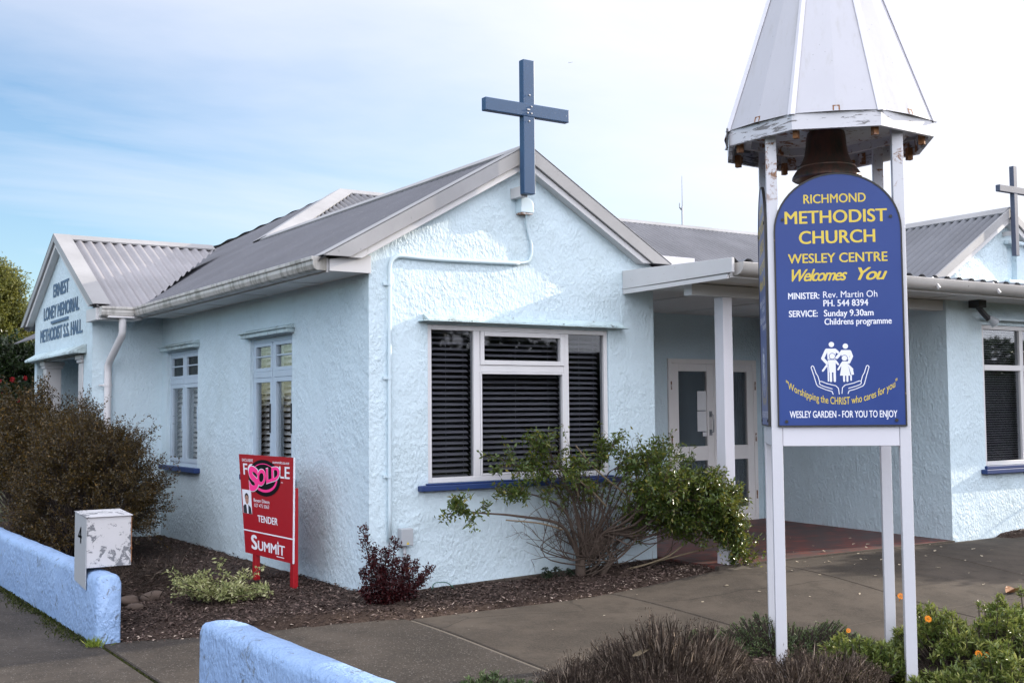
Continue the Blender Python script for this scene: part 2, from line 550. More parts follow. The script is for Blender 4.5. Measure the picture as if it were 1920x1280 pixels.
# ------------------------------------------------------------------ mesh helpers
class MB:
    def __init__(s):
        s.v, s.f = [], []

    def add(s, vs, fs):
        o = len(s.v)
        s.v += [tuple(x) for x in vs]
        s.f += [tuple(i + o for i in f) for f in fs]

    def box(s, x0, x1, y0, y1, z0, z1):
        s.add([(x0, y0, z0), (x1, y0, z0), (x1, y1, z0), (x0, y1, z0), (x0, y0, z1), (x1, y0, z1), (x1, y1, z1), (x0, y1, z1)],
              [(0, 3, 2, 1), (4, 5, 6, 7), (0, 1, 5, 4), (1, 2, 6, 5), (2, 3, 7, 6), (3, 0, 4, 7)])

    def obox(s, c, ax, ay, az, hx, hy, hz):
        c, ax, ay, az = Vector(c), Vector(ax), Vector(ay), Vector(az)
        vs = [c + ax * (i * hx) + ay * (j * hy) + az * (k * hz) for k in (-1, 1) for (i, j) in ((-1, -1), (1, -1), (1, 1), (-1, 1))]
        s.add(vs, [(0, 3, 2, 1), (4, 5, 6, 7), (0, 1, 5, 4), (1, 2, 6, 5), (2, 3, 7, 6), (3, 0, 4, 7)])

    def prism(s, poly, d):
        """poly: 3-D points of a flat outline, d: thickness vector"""
        n = len(poly)
        P = [Vector(p) for p in poly]
        d = Vector(d)
        s.add(P + [p + d for p in P], [tuple(range(n))[::-1], tuple(range(n, 2 * n))] + [(i, (i + 1) % n, (i + 1) % n + n, i + n) for i in range(n)])

    def tube(s, pts, r, seg=8, caps=True):
        pts = [Vector(p) for p in pts]
        n = len(pts)
        rs = r if hasattr(r, '__len__') else [r] * n
        up = None
        rings = []
        for i, p in enumerate(pts):
            t = (pts[min(i + 1, n - 1)] - pts[max(i - 1, 0)])
            if t.length < 1e-9:
                t = Vector((0, 0, 1))
            t.normalize()
            if up is None:
                up = t.cross(Vector((0.31, 0.17, 0.93)))
                if up.length < 0.05:
                    up = t.cross(Vector((1, 0, 0)))
            a = (up - t * up.dot(t))
            a.normalize()
            up = a
            b = t.cross(a)
            rings.append([p + (a * math.cos(2 * math.pi * k / seg) + b * math.sin(2 * math.pi * k / seg)) * rs[i] for k in range(seg)])
        fs = []
        for i in range(n - 1):
            for k in range(seg):
                k2 = (k + 1) % seg
                fs.append((i * seg + k, i * seg + k2, (i + 1) * seg + k2, (i + 1) * seg + k))
        if caps:
            fs += [tuple(range(seg))[::-1], tuple(range((n - 1) * seg, n * seg))]
        s.add([v for r_ in rings for v in r_], fs)

    def lathe(s, prof, c, seg=32):
        c = Vector(c)
        vs = [c + Vector((r * math.cos(2 * math.pi * k / seg), r * math.sin(2 * math.pi * k / seg), z)) for (r, z) in prof for k in range(seg)]
        fs = []
        for i in range(len(prof) - 1):
            for k in range(seg):
                k2 = (k + 1) % seg
                fs.append((i * seg + k, i * seg + k2, (i + 1) * seg + k2, (i + 1) * seg + k))
        s.add(vs, fs)

    def extrude(s, prof, p0, p1, a, b, caps=True):
        """profile (u,v) in axes a,b extruded from p0 to p1"""
        p0, p1, a, b = Vector(p0), Vector(p1), Vector(a), Vector(b)
        n = len(prof)
        vs = [p + a * u + b * v for p in (p0, p1) for (u, v) in prof]
        fs = [(i, (i + 1) % n, (i + 1) % n + n, i + n) for i in range(n)]
        if caps:
            fs += [tuple(range(n))[::-1], tuple(range(n, 2 * n))]
        s.add(vs, fs)


def link(name, me, mat, parent=None, smooth=False, bevel=0.0, tint=None):
    if mat is not None:
        me.materials.append(MATS[mat])
    if smooth:
        me.polygons.foreach_set('use_smooth', [True] * len(me.polygons))
    o = bpy.data.objects.new(name, me)
    COL.objects.link(o)
    if parent is not None:
        o.parent = parent
        o.matrix_parent_inverse = parent.matrix_world.inverted() if False else Matrix.Translation(-parent.location) if not any(parent.rotation_euler) and parent.parent is None else Matrix()
    if bevel:
        md = o.modifiers.new('bevel', 'BEVEL')
        md.width = bevel
        md.segments = 2
        md.limit_method = 'ANGLE'
        md.angle_limit = math.radians(40)
    return o


def build(name, mb, mat, parent=None, smooth=False, bevel=0.0):
    me = bpy.data.meshes.new(name)
    me.from_pydata(mb.v, [], mb.f)
    me.update()
    import bmesh
    bm = bmesh.new()
    bm.from_mesh(me)
    bmesh.ops.recalc_face_normals(bm, faces=bm.faces)
    bm.to_mesh(me)
    bm.free()
    return link(name, me, mat, parent, smooth, bevel)


def autosmooth(o, ang=35):
    me = o.data
    me.polygons.foreach_set('use_smooth', [True] * len(me.polygons))
    me.set_sharp_from_angle(angle=math.radians(ang))
    return o


def thing(name, label, cat, loc=(0, 0, 0), group=None):
    o = bpy.data.objects.new(name, None)
    o.empty_display_size = 0.1
    COL.objects.link(o)
    o.location = loc
    return tag(o, label, cat, group)


def tag(o, label, cat, group=None, kind=None):
    if label:
        o['label'] = label
    if cat:
        o['category'] = cat
    if group:
        o['group'] = group
    if kind:
        o['kind'] = kind
    return o


def struct(name, mb, mat, smooth=False):
    o = build(name, mb, mat, None, smooth)
    o['kind'] = 'structure'
    return o


def copy_tree(o, parent=None):
    c = o.copy()
    COL.objects.link(c)
    if parent is not None:
        c.parent = parent
    for ch in [x for x in bpy.data.objects if x.parent == o]:
        copy_tree(ch, c)
    return c


# ------------------------------------------------------------------ lettering
def text2d(body, bold=0.0, shear=0.0, spacing=1.0):
    cu = bpy.data.curves.new('lettering', 'FONT')
    cu.body = body
    cu.offset = bold
    cu.shear = shear
    cu.space_character = spacing
    cu.resolution_u = 4
    cu.fill_mode = 'FRONT'
    o = bpy.data.objects.new('lettering', cu)
    COL.objects.link(o)
    dg = bpy.context.evaluated_depsgraph_get()
    me = bpy.data.meshes.new_from_object(o.evaluated_get(dg))
    v = np.array([x.co[:2] for x in me.vertices])
    f = [tuple(p.vertices) for p in me.polygons]
    bpy.data.objects.remove(o)
    bpy.data.curves.remove(cu)
    bpy.data.meshes.remove(me)
    return v, f


CAP = {}


def capheight(bold):
    if bold not in CAP:
        v, f = text2d('H', bold)
        CAP[bold] = (v[:, 1].min(), v[:, 1].max())
    return CAP[bold]


def lay(mb, body, u0, u1, v0, cap, mapf, bold=0.0, shear=0.0, bend=None, spacing=1.0, lift=0.0):
    v, f = text2d(body, 0.0, shear, spacing)
    lo, hi = capheight(0.0)
    x0, x1 = v[:, 0].min() - bold, v[:, 0].max() + bold
    k = 1 if bold < 0.006 else (3 if bold < 0.016 else 5)
    for i in range(k):
        c = 0 if k == 1 else (i / (k - 1) - 0.5) * 2
        U = u0 + (v[:, 0] + c * bold - x0) / (x1 - x0) * (u1 - u0)
        V = v0 + (v[:, 1] + (0.45 * bold if i % 2 else -0.2 * bold) - lo) / (hi - lo) * cap
        if bend:
            V = V + bend(U)
        mb.add([mapf(a, b, lift + 0.00002 * i) for a, b in zip(U, V)], f)


def flatpoly(mb, pts, mapf, lift):
    mb.add([mapf(a, b, lift) for a, b in pts], [tuple(range(len(pts)))])


def disc(mb, c, ru, rv, mapf, lift, n=28, a0=0, a1=2 * math.pi):
    flatpoly(mb, [(c[0] + ru * math.cos(a0 + (a1 - a0) * k / n), c[1] + rv * math.sin(a0 + (a1 - a0) * k / n)) for k in range(n)], mapf, lift)


def stroke(mb, pts, w, mapf, lift, joints=True, wv=None):
    P = [Vector((a, b)) for a, b in pts]
    for i in range(len(P) - 1):
        d = P[i + 1] - P[i]
        if d.length < 1e-9:
            continue
        d.normalize()
        n = Vector((-d.y, d.x)) * (w / 2)
        flatpoly(mb, [P[i] + n, P[i] - n, P[i + 1] - n, P[i + 1] + n], mapf, lift + 0.00002 * i)
    if joints:
        for i, p in enumerate(P):
            disc(mb, p, w / 2, w / 2, mapf, lift - 0.00004 - 0.00002 * i, 10)


# ------------------------------------------------------------------ ground heights
def sst(a, b, x):
    t = min(1.0, max(0.0, (x - a) / (b - a)))
    return t * t * (3 - 2 * t)


def gz(x, y):
    z = -0.055 - 0.065 * sst(-0.9, -3.2, y) if y < 0 else -0.055
    z = z - (z + 0.12) * sst(-0.3, -1.9, x)
    return z + 0.125 * sst(1.3, 3.6, x) * sst(-3.4, -1.1, y)


def slab(mb, x0, x1, y0, y1, zf, dx=0.25, thick=0.05, gap=0.006):
    x0, x1, y0, y1 = x0 + gap, x1 - gap, y0 + gap, y1 - gap
    nx, ny = max(1, int((x1 - x0) / dx)), max(1, int((y1 - y0) / dx))
    xs = [x0, x0 + 0.008] + [x0 + 0.008 + (x1 - x0 - 0.016) * i / nx for i in range(1, nx)] + [x1 - 0.008, x1]
    ys = [y0, y0 + 0.008] + [y0 + 0.008 + (y1 - y0 - 0.016) * i / ny for i in range(1, ny)] + [y1 - 0.008, y1]
    vs, fs = [], []
    for j, y in enumerate(ys):
        for i, x in enumerate(xs):
            e = 0.006 if i in (0, len(xs) - 1) or j in (0, len(ys) - 1) else 0
            vs.append((x, y, zf(x, y) - e))
    m = len(xs)
    for j in range(len(ys) - 1):
        for i in range(m - 1):
            fs.append((j * m + i, j * m + i + 1, (j + 1) * m + i + 1, (j + 1) * m + i))
    edge = [i for i in range(m)] + [(j * m + m - 1) for j in range(1, len(ys))] + [((len(ys) - 1) * m + i) for i in range(m - 2, -1, -1)] + [j * m for j in range(len(ys) - 2, 0, -1)]
    o = len(vs)
    vs += [(vs[k][0], vs[k][1], vs[k][2] - thick) for k in edge]
    for q in range(len(edge)):
        q2 = (q + 1) % len(edge)
        fs.append((edge[q], o + q, o + q2, edge[q2]))
    mb.add(vs, fs)


# ground sheet to the horizon
mb = MB()
mb.box(-4000, 4000, -4000, 4000, -1.0, -0.30)
struct('ground', mb, 'far_ground')
# public footpath along the low walls
mb = MB()
fy = [-22, -16.6, -14.6, -12.6, -10.6, -8.6, -6.6, -4.6, -1.35, 2.7, 6.7, 10.7, 14.7, 18.7, 24]
for a, b_ in zip(fy[:-1], fy[1:]):
    slab(mb, -5.2, -2.11, a, b_, lambda x, y: -0.125 + 0.004 * (x + 2.1), 0.5, 0.1)
struct('footpath', mb, 'footpath_aggregate')
mb = MB()
mb.box(-5.36, -5.206, -22, 24, -0.30, -0.145)
struct('kerb', mb, 'path_concrete')
mb = MB()
mb.box(-13, -5.362, -60, 60, -0.40, -0.27)
struct('road', mb, 'footpath_aggregate')
# entrance slab in the gap, then the smooth concrete path to the porch
mb = MB()
slab(mb, -2.10, -0.085, -2.75, -0.08, gz, 0.2, 0.08)
slab(mb, -2.10, -0.085, -4.6, -2.75, gz, 0.3, 0.08)
struct('entrance_slab', mb, 'footpath_aggregate')
mb = MB()
for xa, xb in ((-0.06, 1.80), (1.80, 3.58), (3.58, 5.36), (5.36, 7.14), (7.14, 8.9), (8.9, 12.0)):
    for ya, yb in ((-2.72, -0.82), (-5.6, -2.72)):
        if ya < -3 and xb < 3:
            continue
        slab(mb, xa, xb, ya, yb, gz, 0.2, 0.08)
struct('path', mb, 'path_concrete')
mb = MB()
slab(mb, -0.087, -0.058, -2.74, -0.84, lambda x, y: gz(x, y) - 0.004, 0.2, 0.08, 0.001)
tag(build('expansion_strip', mb, 'timber_grey'), 'weathered timber strip set between the two kinds of concrete path', 'strip')
# brick porch floor
mb = MB()
slab(mb, 3.0, 6.36, -0.80, 1.9, lambda x, y: 0.082 + 0.0125 * (y + 0.8), 0.3, 0.1)
struct('porch_floor', mb, 'brick_paving')
mb = MB()
mb.box(3.02, 6.34, -0.83, -0.795, -0.1, 0.083)
struct('porch_edge', mb, 'path_concrete')
mb = MB()
vs = [(3.02, -0.52, 0.066), (3.16, -1.13, 0.05), (3.27, -1.08, 0.056), (3.30, -0.82, 0.072), (3.30, -0.52, 0.075)]
mb.prism([(x, y, z) for x, y, z in vs], (0, 0, -0.12))
tag(build('timber_edging', mb, 'timber_grey', bevel=0.004), 'short pale plank edging the mulch beside the foot of the porch post', 'edging')


# planting beds (bumpy soil)
def bed(mb, x0, x1, y0, y1, zf, step=0.09):
    nx, ny = int((x1 - x0) / step) + 1, int((y1 - y0) / step) + 1
    vs, fs = [], []
    for j in range(ny + 1):
        for i in range(nx + 1):
            x, y = x0 + (x1 - x0) * i / nx, y0 + (y1 - y0) * j / ny
            vs.append((x, y, zf(x, y) + rnd.uniform(-0.008, 0.008)))
    for j in range(ny):
        for i in range(nx):
            k = j * (nx + 1) + i
            fs.append((k, k + 1, k + nx + 2, k + nx + 1))
    mb.add(vs, fs)


def edge_y(x):
    return -0.80 if x > -0.1 else -0.08 - 0.72 * (x + 2.1) / 2.0


def mulch_z(x, y):
    if y > -0.95 and x < 3.4:
        z = gz(x, -1.0) + 0.030
        z += 0.035 * sst(-1.9, -0.8, x) * sst(-0.85, -0.3, y) if x < 0.3 else 0.035 * sst(-0.85, -0.3, y)
        if x < 0:
            z += 0.03 * math.sin(3 * x + 1) * math.sin(2.1 * y) - 0.02 * sst(-0.5, -1.9, x)
        z = min(z, 0.06 if x > 2.2 else 0.015)
        k = sst(edge_y(x) + 0.06, edge_y(x) - 0.035, y)
        return z * (1 - k) + k * (gz(x, y) - 0.022)
    return -0.125 - 0.10 * sst(-3.2, -4.0, y) + 0.03 * math.sin(1.7 * x + 0.6) * math.sin(2.0 * y + 1) - 0.03 * sst(-2.9, -2.7, y)


mb = MB()
bed(mb, -1.96, 0.0, -0.84, 9.5, mulch_z)
bed(mb, 0.0, 3.05, -0.84, 0.02, mulch_z)
bed(mb, 6.9, 12, -1.0, -0.78, lambda x, y: 0.10 * sst(-1.02, -0.9, y) * sst(6.85, 7.3, x) + 0.02)
struct('planting_bed', mb, 'mulch_base', True)
mb = MB()
bed(mb, -1.8, 3.4, -6.5, -2.62, mulch_z)
struct('garden_bed', mb, 'mulch_base', True)

# ------------------------------------------------------------------ the church
church = thing('church_building', 'pale blue stucco church with grey corrugated iron roofs, gables, porch and blue window sills', 'building', (0, 0, 0))


def sub(name, mb, mat, parent=None, smooth=False, bevel=0.0):
    return build(name, mb, mat, parent or church, smooth, bevel)


def wallgrid(mb, us, top, holes, place, depth, zbot, caps=False):
    """front+back faces of a wall with rectangular holes and reveals. us: u range (u0,u1) plus apex breaks."""
    cuts = sorted(set(us) | {h[0] for h in holes} | {h[1] for h in holes})
    for a, b in zip(cuts[:-1], cuts[1:]):
        hs = sorted([(h[2], h[3]) for h in holes if h[0] <= a + 1e-6 and h[1] >= b - 1e-6])
        lo = zbot
        for h in hs + [(None, None)]:
            if h[0] is None:
                ta, tb = top(a), top(b)
            else:
                ta = tb = h[0]
            if max(ta, tb) > lo + 1e-6:
                for d, flip in ((0, False), (depth, True)):
                    q = [place(a, lo, d), place(b, lo, d), place(b, tb, d), place(a, ta, d)]
                    mb.add(q, [(0, 1, 2, 3)])
            if h[1] is not None:
                lo = h[1]
    if caps:
        for u in (cuts[0], cuts[-1]):
            mb.add([place(u, zbot, 0), place(u, zbot, depth), place(u, top(u), depth), place(u, top(u), 0)], [(0, 1, 2, 3)])
    for (a, b, z0, z1) in holes:
        for (p, q) in (((a, z0), (b, z0)), ((b, z0), (b, z1)), ((b, z1), (a, z1)), ((a, z1), (a, z0))):
            mb.add([place(p[0], p[1], 0), place(q[0], q[1], 0), place(q[0], q[1], depth), place(p[0], p[1], depth)], [(0, 1, 2, 3)])


GX, GZ, GS = 1.503, 3.66, 0.566
FW = (0.545, 2.455, 0.875, 2.205)       # big front window opening
SW = [(4.33, 5.46, 0.86, 2.205), (1.60, 2.69, 0.86, 2.205)]
mb = MB()
wallgrid(mb, (0, GX, 3.006), lambda u: GZ - GS * abs(u - GX) + 0.02, [FW], lambda u, z, d: (u, d, z), 0.12, 0.0)
mb.box(2.886, 3.006, 0.12, 1.9, 0.0, 2.75)
sub('wall', mb, 'wall_stucco')
mb = MB()
wallgrid(mb, (0.0, 5.685), lambda u: 2.72, SW, lambda u, z, d: (d + 0.0, u, z), 0.12, -0.1)
sub('wall', mb, 'wall_stucco')
mb = MB()
wallgrid(mb, (9.04, 12.6), lambda u: 2.72, [], lambda u, z, d: (d + 0.0, u, z), 0.12, -0.1)
sub('wall', mb, 'wall_stucco')
# small gabled entrance on the side street
SX, SY0, SY1, SYC, SZ, SS = -0.831, 5.685, 9.04, 7.363, 3.66, 0.50
mb = MB()
wallgrid(mb, (SY0, SYC, SY1), lambda u: SZ - SS * abs(u - SYC), [(6.10, 8.86, -0.1, 2.195)], lambda u, z, d: (SX + d, u, z), 0.16, -0.15)
mb.box(SX + 0.001, 0.0, SY0 - 0.001, SY0 + 0.12, -0.15, 2.72)
mb.box(SX + 0.16, 0.5, SY1 - 0.12, SY1, -0.15, 2.72)
mb.box(0.45, 0.55, SY0 + 0.1, SY1, -0.15, 2.75)
mb.box(SX + 0.16, 0.5, SY0 + 0.12, SY1, 2.35, 2.45)
sub('wall', mb, 'wall_stucco')
# porch back wall with door opening, right wing
DR = (4.805, 6.24, 0.10, 2.068)
mb = MB()
wallgrid(mb, (3.006, 6.47), lambda u: 2.75, [DR], lambda u, z, d: (u, 1.9 + d, z), 0.1, 0.0)
sub('wall', mb, 'wall_stucco')
WX, WY = 6.345, -0.80
WW = (6.95, 8.45, 0.835, 2.36)
mb = MB()
wallgrid(mb, (WX, 12.0), lambda u: 2.72, [WW], lambda u, z, d: (u, WY + d, z), 0.12, -0.05, True)
mb.box(WX, WX + 0.12, WY + 0.12, 1.9, 0.0, 2.72)
sub('wall', mb, 'wall_stucco')
RX, RZ, RS = 8.60, 3.77, 0.62
zr2_ = 3.80
mb = MB()
wallgrid(mb, (6.78, RX, 10.42), lambda u: RZ - RS * abs(u - RX) + 0.02, [(8.66, 8.86, 3.02, 3.44)], lambda u, z, d: (u, d, z), 0.12, 2.6)
mb.box(8.64, 8.88, 0.07, 0.10, 3.0, 3.46)
mb.prism([(6.80, 1.45, 2.6), (RX, 3.5, zr2_), (10.4, 4.2, 2.6)], (0, 0.05, 0))
sub('wall', mb, 'wall_stucco')
# footing strip below the front wall
mb = MB()
mb.prism([(0.0, -0.025, -0.2), (3.006, -0.025, -0.2), (3.006, -0.025, 0.075), (0.0, -0.025, 0.003)], (0, 0.024, 0))
sub('footing', mb, 'footing')


# ---- corrugated roofs
def clipint(poly, u):
    vs = []
    n = len(poly)
    for i in range(n):
        (a, b), (c, d) = poly[i], poly[(i + 1) % n]
        if abs(a - c) < 1e-9:
            if abs(a - u) < 1e-9:
                vs += [b, d]
        elif min(a, c) - 1e-9 <= u <= max(a, c) + 1e-9:
            vs.append(b + (d - b) * (u - a) / (c - a))
    return (min(vs), max(vs)) if vs else None


def sheet(mb, O, U, D, poly, pitch=0.115, amp=0.014, rows=1, flat=0.0):
    O, U, D = Vector(O), Vector(U), Vector(D)
    U.normalize()
    D.normalize()
    Nn = U.cross(D)
    if Nn.z < 0:
        Nn = -Nn
    u0, u1 = min(p[0] for p in poly), max(p[0] for p in poly)
    n = max(2, int((u1 - u0) / pitch * 8))
    prev = None
    vs, fs = [], []
    for i in range(n + 1):
        u = u0 + (u1 - u0) * i / n
        iv = clipint(poly, min(max(u, u0 + 1e-6), u1 - 1e-6))
        if iv is None:
            prev = None
            continue
        h = math.cos(2 * math.pi * u / pitch)
        if flat:
            h = max(-1.0, min(1.0, h * flat))
        k = len(vs)
        for r in range(rows + 1):
            v = iv[0] + (iv[1] - iv[0]) * r / rows
            vs.append(O + U * u + D * v + Nn * (amp * h))
        if prev is not None:
            for r in range(rows):
                fs.append((prev + r, k + r, k + r + 1, prev + r + 1))
        prev = k
    mb.add(vs, fs)


# street-side slope (faces -X): origin on the eave line, U along +Y, D downslope towards -X
m_ = 0.566
nD = Vector((-1, 0, -m_)).normalized()
ln = math.sqrt(1 + m_ * m_)


def xs2v(x):           # distance from main peak x=3.78 down the slope
    return (3.78 - x) * ln


PK = (3.78, 8.744, 2.70 + m_ * (3.78 + 0.426))
mb = MB()
sheet(mb, (3.78, 0, PK[2]), (0, 1, 0), nD, [(-0.10, xs2v(-0.47)), (-0.10, xs2v(GX)), (6.16, xs2v(GX)), (8.744, 0.0), (9.0, 0.12), (12.7, xs2v(-0.40)), (12.7, xs2v(-0.47))], 0.105, 0.011)
roof = sub('roof', mb, 'roof_iron')
autosmooth(roof, 60)
# block's other slope
mb = MB()
sheet(mb, (GX, 0, 2.70 + m_ * (GX + 0.426)), (0, 1, 0), Vector((1, 0, -0.585)), [(-0.10, 0), (6.2, 0), (6.2, 2.05), (-0.10, 2.05)], 0.105, 0.011)
autosmooth(sub('roof', mb, 'roof_iron'), 60)
# main roof, slope facing the porch
kf = 0.50
mb = MB()
lf = math.sqrt(1 + kf * kf)
sheet(mb, (0, 8.744, PK[2]), (1, 0, 0), Vector((0, -1, -kf)), [(3.78, 0), (14.5, 0), (14.5, 4.85 * lf), (3.44, 4.85 * lf), (1.5, 2.58 * lf)], 0.125, 0.030)
autosmooth(sub('roof', mb, 'roof_iron_mid'), 60)
mb = MB()
sheet(mb, (0, 8.744, PK[2]), (1, 0, 0), Vector((0, 1, -kf)), [(3.78, 0), (14.5, 0), (14.5, 4.3 * lf), (-0.3, 4.3 * lf)], 0.2, 0.012)
sub('roof', mb, 'roof_iron')
# low porch / wing roof
mb = MB()
sheet(mb, (0, -1.50, 2.722), (1, 0, 0), Vector((0, 1, -0.008)), [(2.66, 0.06), (12.5, 0.06), (12.5, 5.9), (2.66, 5.9)], 0.19, 0.017, flat=2.2)
sub('roof', mb, 'roof_iron_dark')
# small side gable roof
mb = MB()
zr = 3.79
ss = 0.505
ls = math.sqrt(1 + ss * ss)
for sg in (-1, 1):
    sheet(mb, (0, SYC, zr), (1, 0, 0), Vector((0, sg, -ss)), [(-0.90, 0), (1.25, 0), (-0.40, 2.17 * ls), (-0.90, 2.17 * ls)], 0.128, 0.017, flat=1.25)
autosmooth(sub('roof', mb, 'roof_iron_pale'), 60)
# right wing gable roof
mb = MB()
zr2 = 3.86
for sg in (-1, 1):
    sheet(mb, (RX, 0, zr2), (0, 1, 0), Vector((sg, 0, -RS)), [(-0.08, 0), (3.6, 0), (1.5 if sg < 0 else 4.3, 2.2), (-0.08, 2.2)], 0.115, 0.027)
autosmooth(sub('roof', mb, 'roof_iron_dark'), 60)


def cap(mb, P, Q, d1, d2, w=0.13, lift=0.028):
    P, Q, d1, d2 = Vector(P), Vector(Q), Vector(d1).normalized(), Vector(d2).normalized()
    t = (Q - P).normalized()
    up = Vector((0, 0, 1))
    n1 = t.cross(d1)
    n1 = n1 if n1.z > 0 else -n1
    n2 = t.cross(d2)
    n2 = n2 if n2.z > 0 else -n2
    for X in (P, Q):
        pass
    prof = []
    for X in (P, Q):
        prof.append([X + d1 * w + n1 * (lift - 0.02), X + d1 * w + n1 * lift, X + up * (lift + 0.012), X + d2 * w + n2 * lift, X + d2 * w + n2 * (lift - 0.02)])
    a, b = prof
    mb.add(a + b, [(i, i + 1, i + 6, i + 5) for i in range(4)])


mb = MB()
zrB = 2.70 + m_ * (GX + 0.426)
cap(mb, (GX, -0.12, zrB), (GX, 6.1, zrB), (-1, 0, -m_), (1, 0, -0.585), 0.11)
cap(mb, PK, (14.5, 8.744, PK[2]), (0, -1, -kf), (0, 1, -kf), 0.16)
hipd = (Vector((1.503, 6.16, zrB)) - Vector(PK))
cap(mb, Vector(PK), Vector((1.503, 6.16, zrB)), Vector((-0.55, 0.75, -0.31)), Vector((0.75, -0.6, -0.30)), 0.20, 0.03)
cap(mb, (-0.915, SYC, zr), (1.18, SYC, zr), (0, -1, -ss), (0, 1, -ss), 0.13)
cap(mb, (RX, -0.1, zr2), (RX, 3.6, zr2), (-1, 0, -RS), (1, 0, -RS), 0.12)
sub('ridge_cap', mb, 'flashing')


# ---- barge flashings and boards on the gables
def barge(apex, low, y0, y1, w, drop=0.0, axis='y', cut=True):
    """board lying along a gable edge, from apex to low; w: face height measured down from the top edge"""
    m = MB()
    A, L = Vector(apex), Vector(low)
    dv = Vector((0, 0, -w))
    off = Vector((0, 0, -drop))
    th = Vector((0, y1 - y0, 0)) if axis == 'y' else Vector((y1 - y0, 0, 0))
    base = Vector((0, y0, 0)) if axis == 'y' else Vector((y0, 0, 0))
    run = (L - A)
    k = 1 - (w + drop) / abs(run.z) if cut else 1.0
    k0 = 1 - drop / abs(run.z) if cut else 1.0
    m.prism([A + off + base, A + run * k0 + off + base, A + run * k + off + dv + base, A + off + dv + base], th)
    return m


ztop = zrB + 0.02
for sgn, xe, sl in ((-1, -0.45, m_), (1, 3.14, 0.588)):
    zl = ztop - sl * abs(xe - GX)
    m1 = barge((GX, 0, ztop), (xe, 0, zl), -0.125, -0.10, 0.132)
    sub('barge_flashing', m1, 'flashing', bevel=0.003)
    m2 = barge((GX, 0, ztop), (xe, 0, zl), -0.098, -0.0, 0.062, 0.133)
    sub('barge_board', m2, 'white_paint', bevel=0.003)
    m3 = MB()
    A, L = Vector((GX, 0, ztop + 0.006)), Vector((xe, 0, zl + 0.006))
    m3.prism([A + Vector((0, -0.127, 0)), L + Vector((0, -0.127, 0)), L + Vector((0, 0.10, 0)), A + Vector((0, 0.10, 0))], (0, 0, 0.004))
    sub('barge_flashing', m3, 'flashing')
ztr = zr2 + 0.03
for xe in (6.72, 10.48):
    zl = ztr - RS * abs(xe - RX)
    sub('barge_flashing', barge((RX, 0, ztr), (xe, 0, zl), -0.12, -0.095, 0.11), 'flashing', bevel=0.003)
    sub('barge_board', barge((RX, 0, ztr), (xe, 0, zl), -0.093, -0.0, 0.075, 0.111), 'white_paint', bevel=0.003)
zts = zr + 0.035
for ye in (5.20, 9.53):
    zl = zts - ss * abs(ye - SYC)
    sub('barge_flashing', barge((0, SYC, zts), (0, ye, zl), -0.945, -0.92, 0.10, axis='x'), 'flashing', bevel=0.003)
    sub('barge_board', barge((0, SYC, zts), (0, ye, zl), -0.918, SX - 0.002, 0.075, 0.101, axis='x'), 'white_paint', bevel=0.003)
    m3 = MB()
    A, L = Vector((0, SYC, zts + 0.005)), Vector((0, ye, zl + 0.005))
    m3.prism([A + Vector((-0.947, 0, 0)), L + Vector((-0.947, 0, 0)), L + Vector((-0.74, 0, 0)), A + Vector((-0.74, 0, 0))], (0, 0, 0.004))
    sub('barge_flashing', m3, 'flashing')

# ---- soffits, fascias, gutters
mb = MB()
mb.box(-0.363, -0.001, -0.02, 5.24, 2.602, 2.612)
mb.box(SX - 0.04, -0.365, 5.24, SY0 - 0.003, 2.575, 2.585)
for y in (0.9, 2.1, 3.3, 4.5):
    mb.box(-0.36, -0.003, y, y + 0.03, 2.594, 2.601)
sub('soffit', mb, 'soffit')
mb = MB()
mb.box(-0.385, -0.364, -0.02, 5.22, 2.585, 2.70)
mb.box(SX - 0.04, -0.386, 5.215, 5.236, 2.56, 2.69)
sub('fascia', mb, 'white_paint')
mb = MB()                                     # boxed end of the eave on the front wall
mb.prism([(-0.364, -0.045, 2.594), (0.0, -0.045, 2.594), (0.0, -0.045, 2.738), (-0.10, -0.045, 2.738), (-0.364, -0.045, 2.69)], (0, 0.043, 0))
sub('fascia', mb, 'white_paint', bevel=0.003)
mb = MB()
mb.box(-0.90, SX - 0.002, 5.24, SY0 + 0.02, 2.555, 2.70)
sub('fascia', mb, 'white_paint', bevel=0.003)
GP = [(0, 0), (0.085, 0), (0.105, 0.012), (0.118, 0.045), (0.118, 0.075), (0.13, 0.083), (0.13, 0.11), (0.12, 0.11), (0.0, 0.11)]
mb = MB()
mb.extrude(GP, (-0.386, -0.04, 2.595), (-0.386, 5.10, 2.595), (-1, 0, 0), (0, 0, 1))
mb.extrude(GP, (-0.50, 5.214, 2.593), (-0.87, 5.214, 2.593), (0, -1, 0), (0, 0, 1))
gut = sub('gutter', mb, 'gutter_stained', bevel=0.004)
mb = MB()
mb.box(-0.80, -0.50, 5.085, 5.20, 2.575, 2.594)
sub('gutter_outlet', mb, 'downpipe_paint', gut, bevel=0.004)
mb = MB()
mb.tube([(-0.62, 5.15, 2.58), (-0.62, 5.15, 2.42), (-0.62, 5.19, 2.37), (-0.655, 5.57, 2.10), (-0.66, 5.63, 2.04), (-0.66, 5.63, 1.95), (-0.66, 5.63, -0.05)], 0.043, 16)
dp = autosmooth(sub('downpipe', mb, 'downpipe_paint'), 50)
mb = MB()
mb.lathe([(0.045, 0), (0.05, 0), (0.05, 0.03), (0.045, 0.03)], (-0.66, 5.63, 1.80), 16)
mb.box(-0.76, -0.70, 5.64, 5.66, 1.805, 1.82)
sub('bracket', mb, 'downpipe_paint', dp)

